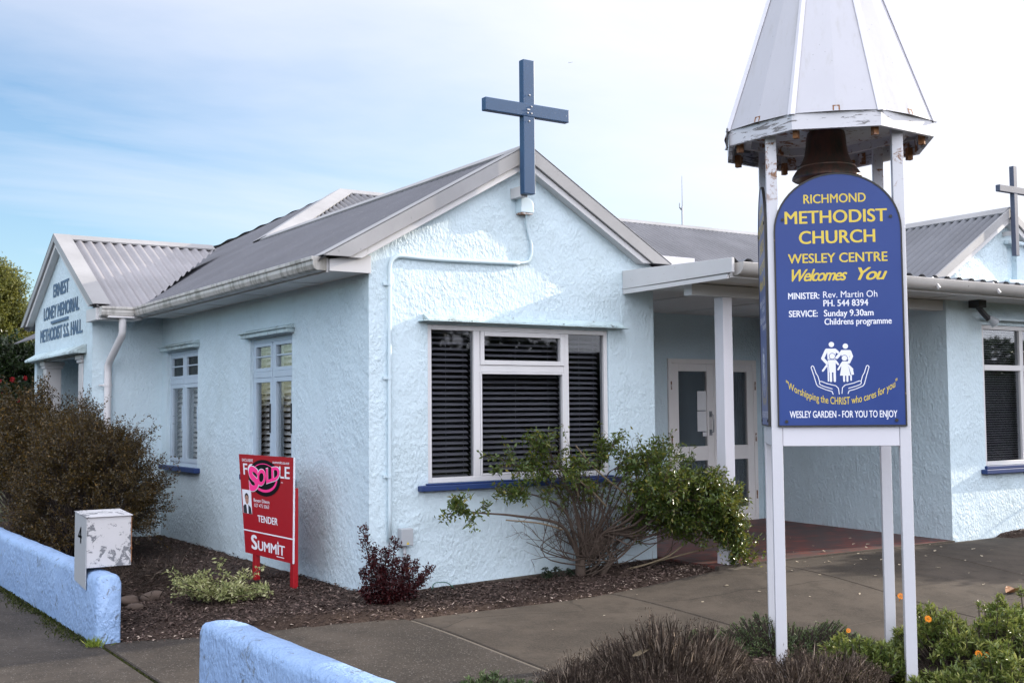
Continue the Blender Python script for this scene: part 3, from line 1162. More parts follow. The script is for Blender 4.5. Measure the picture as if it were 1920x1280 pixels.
# porch canopy: fascia end, ceiling, beam, gutter
mb = MB()
mb.prism([(2.632, -0.003, 2.600), (2.632, -1.46, 2.612), (2.632, -1.46, 2.735), (2.632, -0.003, 2.775)], (0.03, 0, 0))
sub('fascia', mb, 'white_paint', bevel=0.003)
mb = MB()
mb.prism([(2.637, -0.003, 2.555), (2.637, -1.40, 2.565), (2.637, -1.40, 2.598), (2.637, -0.003, 2.598)], (0.02, 0, 0))
mb.box(2.664, 12.5, -1.40, -1.38, 2.575, 2.70)
sub('fascia', mb, 'white_paint')
mb = MB()
mb.box(2.658, 3.006, -1.38, -0.003, 2.600, 2.61)
mb.box(3.008, 6.343, -1.38, 1.898, 2.600, 2.61)
mb.box(6.345, 12.0, -1.38, -0.803, 2.600, 2.61)
for x in (3.6, 4.8, 6.0):
    mb.box(x, x + 0.03, -1.37, 1.89, 2.593, 2.599)
sub('soffit', mb, 'soffit')
GP2 = [(0, 0), (0.05, 0.0), (0.09, 0.015), (0.12, 0.05), (0.128, 0.1), (0.12, 0.105), (0.0, 0.105)]
mb = MB()
mb.extrude(GP2, (2.70, -1.402, 2.592), (12.5, -1.402, 2.592), (0, -1, 0), (0, 0, 1))
gut2 = autosmooth(sub('gutter', mb, 'gutter_paint'), 50)
for k in range(9):
    x = 3.35 + k * 0.95
    mb = MB()
    mb.obox((x, -1.50, 2.655), (1, 0, 0), Vector((0, 0.75, 1)).normalized(), Vector((0, 1, -0.75)).normalized(), 0.01, 0.07, 0.012)
    sub('bracket', mb, 'white_paint', gut2)
mb = MB()
mb.box(2.80, 6.34, -0.775, -0.665, 2.488, 2.592)
sub('beam', mb, 'white_paint', bevel=0.004)
mb = MB()
mb.box(3.17, 3.285, -0.777, -0.663, 0.06, 2.487)
mb.box(3.16, 3.295, -0.787, -0.653, 0.06, 0.19)
sub('porch_post', mb, 'white_post', bevel=0.005)
mb = MB()
mb.box(3.16, 3.62, 0.08, 0.16, 2.78, 2.965)
sub('roof_upstand', mb, 'white_post', bevel=0.003)

# ---- big front window
def rect_frame(mb, x0, x1, z0, z1, w, y0, y1):
    mb.box(x0, x0 + w, y0, y1, z0, z1)
    mb.box(x1 - w, x1, y0, y1, z0, z1)
    mb.box(x0 + w, x1 - w, y0, y1, z0, z0 + w)
    mb.box(x0 + w, x1 - w, y0, y1, z1 - w, z1)


mb = MB()
x0, x1, z0, z1 = FW[0] + 0.002, FW[1] - 0.002, FW[2] + 0.002, FW[3] - 0.002
rect_frame(mb, x0, x1, z0, z1, 0.042, 0.012, 0.075)
mx1, mx2, tz = 1.035, 1.985, 1.840
mb.box(mx1 - 0.032, mx1 + 0.032, 0.015, 0.072, z0 + 0.042, z1 - 0.042)
mb.box(mx2 - 0.028, mx2 + 0.028, 0.015, 0.072, z0 + 0.042, z1 - 0.042)
mb.box(mx1 + 0.032, mx2 - 0.028, 0.015, 0.072, tz - 0.03, tz + 0.03)
rect_frame(mb, mx1 + 0.034, mx2 - 0.030, tz + 0.031, z1 - 0.043, 0.040, 0.004, 0.06)
rect_frame(mb, mx1 + 0.034, mx2 - 0.030, z0 + 0.043, tz - 0.031, 0.018, 0.010, 0.06)
fw = sub('window', mb, 'aluminium_white', bevel=0.004)
for (a, b, c, d) in ((x0 + 0.042, mx1 - 0.032, z0 + 0.042, z1 - 0.042), (mx1 + 0.052, mx2 - 0.048, z0 + 0.061, tz - 0.049), (mx1 + 0.074, mx2 - 0.070, tz + 0.071, z1 - 0.083), (mx2 + 0.028, x1 - 0.042, z0 + 0.042, z1 - 0.042)):
    m = MB()
    m.box(a, b, 0.040, 0.044, c, d)
    sub('pane', m, 'window_glass', fw)


def blind(x0, x1, z0, z1, y, pitch, wid, tilt, mat, parent, rail=True, axis='x'):
    m = MB()
    z = z1 - 0.03
    ca, sa = math.cos(tilt) * wid / 2, math.sin(tilt) * wid / 2
    while z > z0:
        dz = rnd.uniform(-0.001, 0.001)
        sag = rnd.uniform(-0.0015, 0.0015)
        prof = [(-ca, -sa), (-ca * 0.33, -sa * 0.33 + 0.0035), (ca * 0.33, sa * 0.33 + 0.0035), (ca, sa)]
        vs = []
        for xx, ex in ((x0, 0), (x1, sag)):
            for (u, w) in prof:
                vs.append((xx, y + u, z + w + dz + ex) if axis == 'x' else (y + u, xx, z + w + dz + ex))
        m.add(vs, [(0, 1, 5, 4), (1, 2, 6, 5), (2, 3, 7, 6)])
        z -= pitch
    for t in (0.12, 0.5, 0.88):
        xx = x0 + (x1 - x0) * t
        if axis == 'x':
            m.box(xx - 0.0008, xx + 0.0008, y - ca - 0.003, y - ca - 0.001, z0, z1)
        else:
            m.box(y - ca - 0.003, y - ca - 0.001, xx - 0.0008, xx + 0.0008, z0, z1)
    if rail:
        if axis == 'x':
            m.box(x0, x1, y - 0.025, y + 0.025, z1 - 0.03, z1)
    return sub('blind', m, mat, parent)


blind(x0 + 0.02, mx1 - 0.012, z0, z1 - 0.02, 0.16, 0.0475, 0.05, 0.5, 'blind_dark', fw)
blind(mx1 + 0.012, mx2 - 0.01, z0, z1 - 0.02, 0.16, 0.0475, 0.05, 0.5, 'blind_dark', fw)
blind(mx2 + 0.012, x1 - 0.02, z0, z1 - 0.02, 0.16, 0.0475, 0.05, 0.5, 'blind_dark', fw)
mb = MB()
mb.box(0.445, 2.62, -0.075, 0.0, 0.815, 0.860)
mb.box(0.52, 2.48, -0.035, 0.012, 0.8605, 0.875)
sub('sill', mb, 'blue_trim', fw, bevel=0.006)
mb = MB()
mb.prism([(0.50, -0.001, 2.292), (0.50, -0.085, 2.244), (0.50, -0.085, 2.232), (0.50, -0.001, 2.232)], (2.09, 0, 0))
mb.box(0.452, 2.625, -0.115, -0.002, 2.222, 2.231)
sub('hood', mb, 'hood_stucco', fw, bevel=0.004)

# ---- side windows (pairs of old casements with fanlights)
for wi, (y0, y1, z0, z1) in enumerate(SW):
    ymb_ = (y0 + y1) / 2
    mb = MB()
    X = 0.055

    def fr(a, b, c, d, w, xa, xb, m=None):
        m = m or mb
        m.box(xa, xb, a, a + w, c, d)
        m.box(xa, xb, b - w, b, c, d)
        m.box(xa, xb, a + w, b - w, c, c + w)
        m.box(xa, xb, a + w, b - w, d - w, d)
    fr(y0 + .001, y1 - .001, z0 + .001, z1 - .001, 0.045, X - 0.02, X + 0.05)
    ym = (y0 + y1) / 2
    tz2 = 1.845
    mb.box(X - 0.022, X + 0.05, ym - 0.03, ym + 0.03, z0 + 0.046, z1 - 0.046)
    mb.box(X - 0.030, X + 0.05, y0 + 0.046, ym - 0.031, tz2 - 0.03, tz2 + 0.03)
    mb.box(X - 0.030, X + 0.05, ym + 0.031, y1 - 0.046, tz2 - 0.03, tz2 + 0.03)
    w = sub('window', mb, 'frame_blue', bevel=0.004)
    for (a, b) in ((y0 + 0.046, ym - 0.031), (ym + 0.031, y1 - 0.046)):
        m = MB()
        fr(a + .001, b - .001, tz2 + 0.031, z1 - 0.047, 0.036, X - 0.026, X + 0.02, m)
        zm = (tz2 + z1) / 2
        m.box(X - 0.018, X + 0.012, a + 0.037, b - 0.037, zm - 0.008, zm + 0.008)
        fr(a + .001, b - .001, z0 + 0.047, tz2 - 0.031, 0.045, X - 0.026, X + 0.02, m)
        s = sub('sash', m, 'frame_blue', w, bevel=0.003)
        m = MB()
        m.box(X, X + 0.003, a + 0.037, b - 0.037, tz2 + 0.067, z1 - 0.084)
        sub('pane', m, 'toplight_glass' if wi == 0 else 'side_glass', w)
        m = MB()
        m.box(X, X + 0.003, a + 0.046, b - 0.046, z0 + 0.093, tz2 - 0.077)
        sub('pane', m, 'side_glass', w)
        m = MB()
        m.box(X - 0.04, X - 0.027, a + 0.02, a + 0.03, 1.28, 1.56)
        sub('stay', m, 'black_metal' if wi else 'frame_blue', w)
    m = MB()
    m.box(0.106, 0.128, ymb_ - 0.03, ymb_ + 0.03, z0 + 0.046, z1 - 0.046)
    sub('lining', m, 'frame_blue', w)
    blind(y0 - 0.03, y1 + 0.06, z0 + 0.03, (1.83 if wi == 0 else z1 - 0.03), 0.158, 0.058, 0.05, 0.8, 'blind_light', w, False, 'y')
    mb = MB()
    mb.box(-0.07, 0.0, y0 - 0.10, y1 + 0.11, z0 - 0.052, z0 + 0.002)
    sub('sill', mb, 'blue_trim', w, bevel=0.006)
    mb = MB()
    mb.prism([(-0.001, y0 - 0.05, 2.30), (-0.075, y0 - 0.05, 2.262), (-0.075, y0 - 0.05, 2.215), (-0.001, y0 - 0.05, 2.215)], (0, y1 - y0 + 0.13, 0))
    mb.box(-0.10, -0.002, y0 - 0.07, y1 + 0.10, 2.255, 2.268)
    sub('hood', mb, 'hood_stucco', w, bevel=0.005)

# ---- wing window
mb = MB()
x0, x1, z0, z1 = WW[0] + 0.002, WW[1] - 0.002, WW[2] + 0.002, WW[3] - 0.002
rect_frame(mb, x0, x1, z0, z1, 0.045, WY + 0.015, WY + 0.08)
mb.box(7.655, 7.72, WY + 0.018, WY + 0.075, z0 + 0.045, z1 - 0.045)
mb.box(x0 + 0.045, 7.655, WY + 0.012, WY + 0.075, 1.865, 1.925)
mb.box(7.72, x1 - 0.045, WY + 0.012, WY + 0.075, 1.865, 1.925)
ww = sub('window', mb, 'aluminium_white', bevel=0.004)
for (a, b) in ((x0 + 0.045, 7.655), (7.72, x1 - 0.045)):
    for (c, d) in ((z0 + 0.045, 1.865), (1.925, z1 - 0.045)):
        m = MB()
        m.box(a, b, WY + 0.045, WY + 0.049, c, d)
        sub('pane', m, 'window_glass', ww)
blind(x0 + 0.02, x1 - 0.02, z0, z1, WY + 0.14, 0.026, 0.027, 0.5, 'blind_dark', ww)
mb = MB()
mb.box(6.86, 8.6, WY - 0.075, WY, 0.752, 0.800)
mb.box(6.93, 8.5, WY - 0.03, WY + 0.012, 0.8005, 0.835)
sub('sill', mb, 'blue_trim', ww, bevel=0.006)
mb = MB()
mb.box(6.92, 8.6, WY - 0.09, WY - 0.001, 2.405, 2.432)
sub('hood', mb, 'conduit_paint', ww, bevel=0.004)

# ---- gable vent niche of the wing
mb = MB()
mb.box(8.60, 8.93, -0.07, -0.001, 3.45, 3.50)
sub('vent_hood', mb, 'wall_stucco', bevel=0.015)
mb = MB()
mb.box(8.61, 8.92, -0.06, -0.001, 2.975, 3.015)
sub('vent_sill', mb, 'conduit_paint', bevel=0.005)

# ---- double glazed doors
mb = MB()
Y = 1.9
rect_frame(mb, DR[0] + .001, DR[1] - .001, DR[2] + .001, DR[3] - .001, 0.055, Y - 0.025, Y + 0.06)
dfr = sub('door_frame', mb, 'door_paint', bevel=0.004)
xm = (DR[0] + DR[1]) / 2
for i, (a, b) in enumerate(((DR[0] + 0.057, xm - 0.002), (xm + 0.002, DR[1] - 0.057))):
    m = MB()
    s = 0.105
    zb, zt = DR[2] + 0.012, DR[3] - 0.057
    ya, yb = Y - 0.018, Y + 0.03
    m.box(a, a + s, ya, yb, zb, zt)
    m.box(b - s, b, ya, yb, zb, zt)
    m.box(a + s, b - s, ya, yb, zt - 0.09, zt)
    m.box(a + s, b - s, ya, yb, 0.86, 1.03)
    m.box(a + s, b - s, ya, yb, zb, zb + 0.17)
    d = sub('door', m, 'door_paint', bevel=0.004)
    for (c, e) in ((zb + 0.17, 0.86), (1.03, zt - 0.09)):
        g = MB()
        g.box(a + s, b - s, Y + 0.004, Y + 0.008, c, e)
        sub('pane', g, 'window_glass', d)
    hx = b - 0.055 if i == 0 else a + 0.055
    h = MB()
    h.tube([(hx, ya - 0.002, 1.19), (hx, ya - 0.05, 1.20), (hx, ya - 0.055, 1.27), (hx, ya - 0.055, 1.33), (hx, ya - 0.05, 1.40), (hx, ya - 0.002, 1.41)], 0.009, 8)
    h.box(hx - 0.022, hx + 0.022, ya - 0.004, ya - 0.001, 1.155, 1.225)
    h.box(hx - 0.022, hx + 0.022, ya - 0.004, ya - 0.001, 1.375, 1.445)
    sub('handle', h, 'steel', d)
    if i == 1:
        h = MB()
        h.tube([(hx, ya - 0.001, 1.09), (hx, ya - 0.02, 1.09)], 0.024, 14)
        sub('lock', h, 'steel', d)
    hx = a - 0.02 if i == 0 else b + 0.02
    for zz in (0.42, 1.12, 1.75):
        h = MB()
        h.tube([(hx, ya - 0.016, zz - 0.05), (hx, ya - 0.016, zz + 0.05)], 0.008, 8)
        sub('hinge', h, 'rust_light', d)
# dark rooms behind the windows and doors
for (xa, xb, ya, yb, zb_) in ((0.125, 2.88, 0.125, 1.35, 2.6), (0.125, 2.88, 1.36, 5.68, 2.6), (3.1, 6.9, 2.005, 5.2, 2.6), (WX + 0.125, 11.9, WY + 0.125, 1.8, 2.6)):
    mb = MB()
    for k, (a, b, c, d, e, f) in enumerate(((xa, xb, ya, yb, -0.06, 0.0), (xa, xb, ya, yb, zb_, zb_ + 0.05))):
        mb.box(a, b, c, d, e, f)
    if ya == 0.125 or xa > 3:
        mb.box(xa, xb, yb, yb + 0.04, 0.0, zb_)
        mb.box(xa - 0.03, xa, ya, yb, 0.0, zb_) if xa > 3 else None
        mb.box(xb, xb + 0.03, ya, yb, 0.0, zb_)
    else:
        mb.box(xb, xb + 0.03, ya, yb, 0.0, zb_)
        mb.box(xa, xb, yb, yb + 0.02, 0.0, zb_)
        mb.box(xa, xb, ya, ya + 0.02, 0.0, zb_)
    sub('room', mb, 'room_dark')
mb = MB()
for k in range(30):
    mb.tube([(5.66 + k * 0.019, 2.10 + 0.012 * (k % 2), 0.12), (5.66 + k * 0.019, 2.10 + 0.012 * (k % 2), 2.02)], 0.011, 6)
sub('curtain', mb, 'ink_grey', None, True)

# ---- side entrance columns, hood and wall lettering
for yc in (8.36, 6.27):
    mb = MB()
    mb.box(SX + 0.0, SX + 0.20, yc - 0.10, yc + 0.10, -0.1, 2.10)
    mb.box(SX - 0.02, SX + 0.22, yc - 0.12, yc + 0.12, 2.10, 2.14)
    mb.box(SX - 0.035, SX + 0.235, yc - 0.14, yc + 0.14, 2.14, 2.194)
    sub('column', mb, 'white_paint', bevel=0.006)
mb = MB()
mb.prism([(SX - 0.001, 5.96, 2.32), (SX - 0.14, 5.96, 2.235), (SX - 0.14, 5.96, 2.205), (SX - 0.001, 5.96, 2.205)], (0, 3.07, 0))
sub('door_hood', mb, 'hood_stucco', bevel=0.005)


def side_map(u, v, l):
    return (SX - 0.006 - l, -u, v)


for body, ya, yb, z, cp in (('ERNEST', 7.86, 6.93, 3.04, 0.165), ('LONEY MEMORIAL', 8.45, 6.36, 2.765, 0.165), ('METHODIST S.S. HALL.', 8.66, 6.16, 2.47, 0.165)):
    mb = MB()
    lay(mb, body, -ya, -yb, z, cp, side_map, 0.05)
    lay(mb, body, -ya, -yb, z, cp, lambda u, v, l: side_map(u, v, -0.004), 0.05)
    sub('lettering', mb, 'letter_blue')
mb = MB()
mb.box(SX - 0.02, SX - 0.001, 6.93, 7.92, 2.685, 2.72)
sub('lettering_bar', mb, 'letter_blue')

# ------------------------------------------------------------------ things on the church
# main cross
t = thing('cross', 'large blue timber cross fixed to the peak of the front gable', 'cross', (1.44, -0.2, 3.36))
mb = MB()
mb.box(1.377, 1.495, -0.235, -0.165, 3.352, 4.535)
build('upright', mb, 'cross_blue', t, bevel=0.006)
mb = MB()
mb.box(0.985, 1.865, -0.239, -0.172, 4.032, 4.146)
build('crossbar', mb, 'cross_blue', t, bevel=0.006)
mb = MB()
mb.box(1.385, 1.46, -0.164, -0.0, 3.335, 3.43)
build('mounting_block', mb, 'white_paint', t, bevel=0.004)
mb = MB()
for (x, z) in ((1.415, 4.06), (1.455, 4.06), (1.415, 4.09), (1.455, 4.12), (1.43, 4.09), (1.43, 3.99), (1.435, 4.22)):
    mb.lathe([(0.0, 0.0), (0.008, 0.0), (0.008, 0.006), (0.0, 0.008)], (0, 0, 0), 8)
    k = len(mb.v)
    for i in range(k - 32, k):
        a, b, c = mb.v[i]
        mb.v[i] = (x + a, -0.2395 - c, z + b)
build('bolt', mb, 'steel', t)
# second cross
t = thing('cross', 'thinner dark cross on the gable of the right wing', 'cross', (8.60, -0.16, 3.29))
mb = MB()
mb.box(8.565, 8.635, -0.19, -0.13, 3.29, 4.385)
build('upright', mb, 'cross_dark', t, bevel=0.004)
mb = MB()
mb.box(8.275, 8.925, -0.194, -0.134, 4.05, 4.13)
build('crossbar', mb, 'cross_dark', t, bevel=0.004)
mb = MB()
mb.box(8.58, 8.62, -0.129, -0.002, 3.55, 3.60)
build('mounting_block', mb, 'white_paint', t)

# cable box and conduit
t = thing('cable_box', 'small rounded white service box on the gable wall under the blue cross', 'box', (1.5, -0.05, 3.21))
mb = MB()
prof = [(1.44, 3.215), (1.575, 3.215), (1.575, 3.28), (1.568, 3.31), (1.55, 3.333), (1.525, 3.345), (1.44, 3.345)]
mb.prism([(x, -0.09, z) for x, z in prof], (0, 0.088, 0))
build('cover', mb, 'conduit_paint', t, bevel=0.006)
mb = MB()
mb.box(1.445, 1.57, -0.085, -0.003, 3.203, 3.214)
build('base_plate', mb, 'rust_light', t)
t = thing('conduit', 'pale painted conduit running from the service box across and down the front wall', 'pipe', (0.18, -0.02, 0.45))
mb = MB()


def smoothpath(p, n=6):
    P = [Vector(q) for q in p]
    out = []
    for i in range(len(P) - 1):
        a, b, c, d = P[max(i - 1, 0)], P[i], P[i + 1], P[min(i + 2, len(P) - 1)]
        for k in range(n):
            s = k / n
            out.append(0.5 * ((2 * b) + (c - a) * s + (2 * a - 5 * b + 4 * c - d) * s * s + (3 * b - a - 3 * c + d) * s ** 3))
    return out + [P[-1]]


mb.tube(smoothpath([(1.525, -0.05, 3.21), (1.535, -0.03, 3.15), (1.56, -0.02, 3.06), (1.59, -0.02, 2.95), (1.592, -0.02, 2.87), (1.565, -0.02, 2.80), (1.50, -0.02, 2.775), (1.42, -0.02, 2.768)]), 0.013, 10)
build('cable', mb, 'conduit_paint', t, True)
mb = MB()
mb.tube([(1.46, -0.02, 2.772)] + smoothpath([(1.40, -0.02, 2.768), (1.0, -0.02, 2.758), (0.55, -0.02, 2.752), (0.30, -0.02, 2.757), (0.235, -0.02, 2.745), (0.195, -0.02, 2.71), (0.181, -0.02, 2.65), (0.180, -0.02, 2.5), (0.178, -0.02, 1.7), (0.175, -0.02, 0.42)], 4), 0.0175, 10)
build('pipe', mb, 'conduit_paint', t, True)
for (x, z) in ((0.18, 2.52), (0.178, 1.75), (0.176, 0.95)):
    mb = MB()
    mb.tube([(x, -0.02, z - 0.012), (x, -0.02, z + 0.012)], 0.022, 10)
    mb.box(x - 0.055, x - 0.015, -0.02, -0.002, z - 0.012, z + 0.012)
    build('clip', mb, 'conduit_paint', t)
t = thing('junction_box', 'grey electrical box with a warning triangle low on the front wall', 'box', (0.30, -0.05, 0.39))
mb = MB()
mb.box(0.255, 0.365, -0.075, -0.002, 0.385, 0.525)
build('cover', mb, 'plastic_grey', t, bevel=0.006)
mb = MB()
mb.prism([(0.30, -0.0775, 0.397), (0.326, -0.0775, 0.397), (0.313, -0.0775, 0.42)], (0, 0.002, 0))
build('warning_triangle', mb, 'yellow_letter', t)
mb = MB()
mb.tube([(0.305, -0.03, 0.385), (0.308, -0.03, 0.2), (0.31, -0.03, -0.02)], 0.016, 10)
build('pipe', mb, 'plastic_grey', t, True)
mb = MB()
mb.tube([(0.308, -0.03, 0.188), (0.308, -0.03, 0.208)], 0.022, 10)
mb.box(0.26, 0.355, -0.035, -0.002, 0.19, 0.206)
build('clip', mb, 'rust_light', t)

# floodlight under the wing eave
t = thing('security_light', 'black bracket floodlight under the eave of the right wing', 'lamp', (6.72, -0.9, 2.58))
mb = MB()
mb.box(6.63, 6.76, -1.0, -0.87, 2.52, 2.598)
mb.tube([(6.70, -0.94, 2.53), (6.76, -0.96, 2.46), (6.82, -0.98, 2.40)], 0.03, 10)
build('bracket', mb, 'black_metal', t, bevel=0.004)
mb = MB()
d = Vector((0.75, -0.25, -0.6)).normalized()
p = Vector((6.82, -0.98, 2.42))
mb.tube([p, p + d * 0.04, p + d * 0.10], [0.028, 0.04, 0.055], 14)
build('lamp_head', mb, 'plastic_grey', t)

# aerial on the ridge
t = thing('aerial', 'thin whip aerial standing on the main roof ridge', 'aerial', (11.19, 8.744, 5.06))
mb = MB()
mb.tube([(11.19, 8.744, 5.05), (11.19, 8.744, 5.48)], 0.022, 8)
build('mast', mb, 'steel', t)
mb = MB()
mb.tube([(11.19, 8.744, 5.48), (11.19, 8.744, 6.1)], [0.012, 0.006], 6)
mb.tube([(11.16, 8.744, 5.42), (11.12, 8.744, 5.46), (11.12, 8.744, 5.55)], 0.014, 6)
build('whip', mb, 'steel', t)

# posters on the left door
def door_map(u, v, l):
    return (u, 1.9033 - l, v)


t = thing('poster', 'white poster with a line-drawn head on the left door pane, above another', 'poster', (5.32, 1.90, 1.5))
mb = MB()
mb.box(5.275, 5.425, 1.9005, 1.9033, 1.455, 1.685)
build('sheet', mb, 'paper', t)
mb = MB()
stroke(mb, [(5.35 + 0.055 * math.cos(a / 16 * 2 * math.pi), 1.60 + 0.062 * math.sin(a / 16 * 2 * math.pi)) for a in range(17)], 0.004, door_map, 0.0006, False)
disc(mb, (5.35, 1.61), 0.034, 0.042, door_map, 0.0005, 20)
flatpoly(mb, [(5.316, 1.61), (5.33, 1.56), (5.318, 1.55)], door_map, 0.0004)
flatpoly(mb, [(5.384, 1.61), (5.382, 1.55), (5.37, 1.56)], door_map, 0.0004)
for k, w in enumerate((0.10, 0.11, 0.07)):
    stroke(mb, [(5.29, 1.515 - k * 0.015), (5.29 + w, 1.515 - k * 0.015)], 0.004, door_map, 0.0004, False)
build('drawing', mb, 'ink_grey', t)
mb = MB()
disc(mb, (5.35, 1.603), 0.019, 0.027, door_map, 0.0012, 16)
build('face', mb, 'paper', t)
t = thing('poster', 'white poster reading I NZ on the left door pane, below the drawing', 'poster', (5.32, 1.90, 1.2))
mb = MB()
mb.box(5.272, 5.425, 1.9002, 1.9033, 1.205, 1.445)
build('sheet', mb, 'paper', t)
mb = MB()
lay(mb, 'I', 5.30, 5.33, 1.365, 0.055, door_map, 0.05, lift=0.0006)
lay(mb, 'NZ', 5.30, 5.40, 1.295, 0.055, door_map, 0.05, lift=0.0006)
build('lettering', mb, 'ink', t)
mb = MB()
flatpoly(mb, [(5.348, 1.363), (5.40, 1.363), (5.40, 1.42), (5.348, 1.42)], door_map, 0.0006)
for k, w in enumerate((0.09, 0.07)):
    stroke(mb, [(5.30, 1.272 - k * 0.013), (5.30 + w, 1.272 - k * 0.013)], 0.003, door_map, 0.0004, False)
build('print', mb, 'ink_grey', t)
t = thing('sticker', 'small pale sticker in the bottom corner of the left door pane', 'sticker', (5.38, 1.90, 1.15))
mb = MB()
mb.box(5.355, 5.428, 1.9002, 1.9033, 1.145, 1.195)
build('sheet', mb, 'paper', t)
mb = MB()
stroke(mb, [(5.365, 1.17), (5.418, 1.17)], 0.012, door_map, 0.0005, False)
build('print', mb, 'ink_grey', t)

# ------------------------------------------------------------------ bell tower
CX, CY, TH = 1.623, -3.388, math.radians(-42.28)
ux, uy, uz = Vector((math.cos(TH), math.sin(TH), 0)), Vector((-math.sin(TH), math.cos(TH), 0)), Vector((0, 0, 1))
TC = Vector((CX, CY, 0))
HS = 0.3765
tower = thing('bell_tower', 'white four-post bell stand with an octagonal spire roof and rusty fittings', 'bell tower', (CX, CY, -0.13))


def tsub(name, mb, mat, smooth=False, bevel=0.0, parent=None):
    return build(name, mb, mat, parent or tower, smooth, bevel)


def tp(u, v, z):
    return TC + ux * u + uy * v + uz * z


for (i, j) in ((-1, -1), (1, -1), (1, 1), (-1, 1)):
    mb = MB()
    mb.obox(tp(i * HS, j * HS, 1.55), ux, uy, uz, 0.033, 0.033, 1.75)
    tsub('post', mb, 'rusty_post', bevel=0.004)
# rails under the boards (front and left)
mb = MB()
mb.obox(tp(0, -HS - 0.0, 1.305), ux, uy, uz, HS - 0.034, 0.030, 0.06)
tsub('rail', mb, 'white_post', bevel=0.004)
mb = MB()
mb.obox(tp(-HS, 0, 1.305), uy, ux, uz, HS - 0.034, 0.030, 0.06)
tsub('rail', mb, 'white_post', bevel=0.004)
# octagonal fascia ring
R0, ZE, FH = 0.675, 3.144, 0.098
A0 = TH + math.radians(-0.59) + math.pi + math.pi / 8


def octp(k, r, z):
    a = A0 + k * math.pi / 4
    return Vector((CX + r * math.cos(a), CY + r * math.sin(a), z))


for k in range(8):
    mb = MB()
    a, b = octp(k, R0, ZE), octp(k + 1, R0, ZE)
    c, d = octp(k + 1, R0 - 0.03, ZE), octp(k, R0 - 0.03, ZE)
    mb.prism([a, b, c, d], (0, 0, FH))
    tsub('fascia_board', mb, 'fascia_peeling')
mb = MB()
for k in range(8):
    a, b = octp(k, R0 - 0.12, ZE + 0.075), octp(k + 1, R0 - 0.12, ZE + 0.075)
    c, d = octp(k + 1, R0 - 0.165, ZE + 0.075), octp(k, R0 - 0.165, ZE + 0.075)
    mb.prism([a, b, c, d], (0, 0, 0.06))
tsub('inner_ring', mb, 'rusty_white')
# spire: creased sheet facets, hip flashings
ZB, ZA, RB = ZE + FH - 0.002, 5.10, R0 + 0.004
mb = MB()
ring, top = [], []
for k in range(8):
    ring.append(octp(k, RB, ZB))
    m_mid = (octp(k, RB, ZB) + octp(k + 1, RB, ZB)) / 2
    ring.append(m_mid + (m_mid - Vector((CX, CY, ZB))).normalized() * 0.022)
    top.append(octp(k, 0.03, ZA))
    tm = (octp(k, 0.03, ZA) + octp(k + 1, 0.03, ZA)) / 2
    top.append(tm)
mb.add(ring + top, [(i, (i + 1) % 16, (i + 1) % 16 + 16, i + 16) for i in range(16)])
spire_o = tsub('spire_roof', mb, 'spire_sheet')
mb = MB()
mb.add([octp(k, RB - 0.02, ZB + 0.03) for k in range(8)], [tuple(range(8))])
tsub('spire_lining', mb, 'rusty_white')
mb = MB()
for k in range(8):
    P, Q = octp(k, RB + 0.004, ZB - 0.006), octp(k, 0.035, ZA)
    e1 = (octp(k - 1, 1, 0) - octp(k, 1, 0)).normalized()
    e2 = (octp(k + 1, 1, 0) - octp(k, 1, 0)).normalized()
    outd = (octp(k, 1, 0) - octp(k, 0, 0)).normalized()
    w = 0.026
    vs = []
    for X, ww_ in ((P, w), (Q, w * 0.6)):
        vs += [X + e1 * ww_ + outd * 0.004, X + e1 * ww_ + outd * 0.010, X + outd * 0.014, X + e2 * ww_ + outd * 0.010, X + e2 * ww_ + outd * 0.004]
    mb.add(vs, [(i, i + 1, i + 6, i + 5) for i in range(4)] + [(0, 1, 2, 3, 4)])
tsub('hip_flashing', mb, 'white_post')
# rusty clips at the middle of each facet, bolts and brackets under the eave
for k in range(8):
    m_mid = (octp(k, RB, ZB) + octp(k + 1, RB, ZB)) / 2
    outd = (m_mid - Vector((CX, CY, ZB))).normalized()
    along = (octp(k + 1, 1, 0) - octp(k, 1, 0)).normalized()
    upd = (Vector((CX, CY, ZA)) - Vector((m_mid.x, m_mid.y, ZB))).normalized()
    mb = MB()
    c = m_mid + outd * 0.018 + upd * 0.02
    for (du, dv_, hx, hy) in ((-0.017, 0, 0.004, 0.017), (0.017, 0, 0.004, 0.017), (0, 0.015, 0.02, 0.004)):
        mb.obox(c + along * du + upd * dv_, along, upd, outd, hx, hy, 0.004)
    tsub('clip', mb, 'rust')
for k in range(8):
    v = octp(k, R0 - 0.075, 0)
    outd = (octp(k, 1, 0) - octp(k, 0, 0)).normalized()
    side = Vector((-outd.y, outd.x, 0))
    mb = MB()
    mb.obox(Vector((v.x, v.y, ZE - 0.0)), side, outd, uz, 0.016, 0.018, 0.04)
    tsub('bracket', mb, 'rust')
for k in range(8):
    e = octp(k, 1, 0) - octp(k, 0, 0)
    side = Vector((-e.y, e.x, 0)).normalized()
    for fa in (0.16, 0.84):
        v = octp(k, R0 - 0.05, 0)
        n2 = ((octp(k, 1, 0) + octp(k + 1, 1, 0)) / 2 - octp(k, 0, 0)).normalized()
        al = (octp(k + 1, 1, 0) - octp(k, 1, 0)).normalized()
        c = (octp(k, R0, 0) * (1 - fa) + octp(k + 1, R0, 0) * fa) - n2 * 0.034
        mb = MB()
        mb.obox(Vector((c.x, c.y, ZE + 0.045)), al, n2, uz, 0.030, 0.003, 0.040)
        tsub('bracket', mb, 'rust_light')
# hanging headstock for the bell
mb = MB()
mb.obox(tp(0, 0, 3.30), ux, uy, uz, 0.20, 0.03, 0.025)
tsub('headstock', mb, 'black_metal')
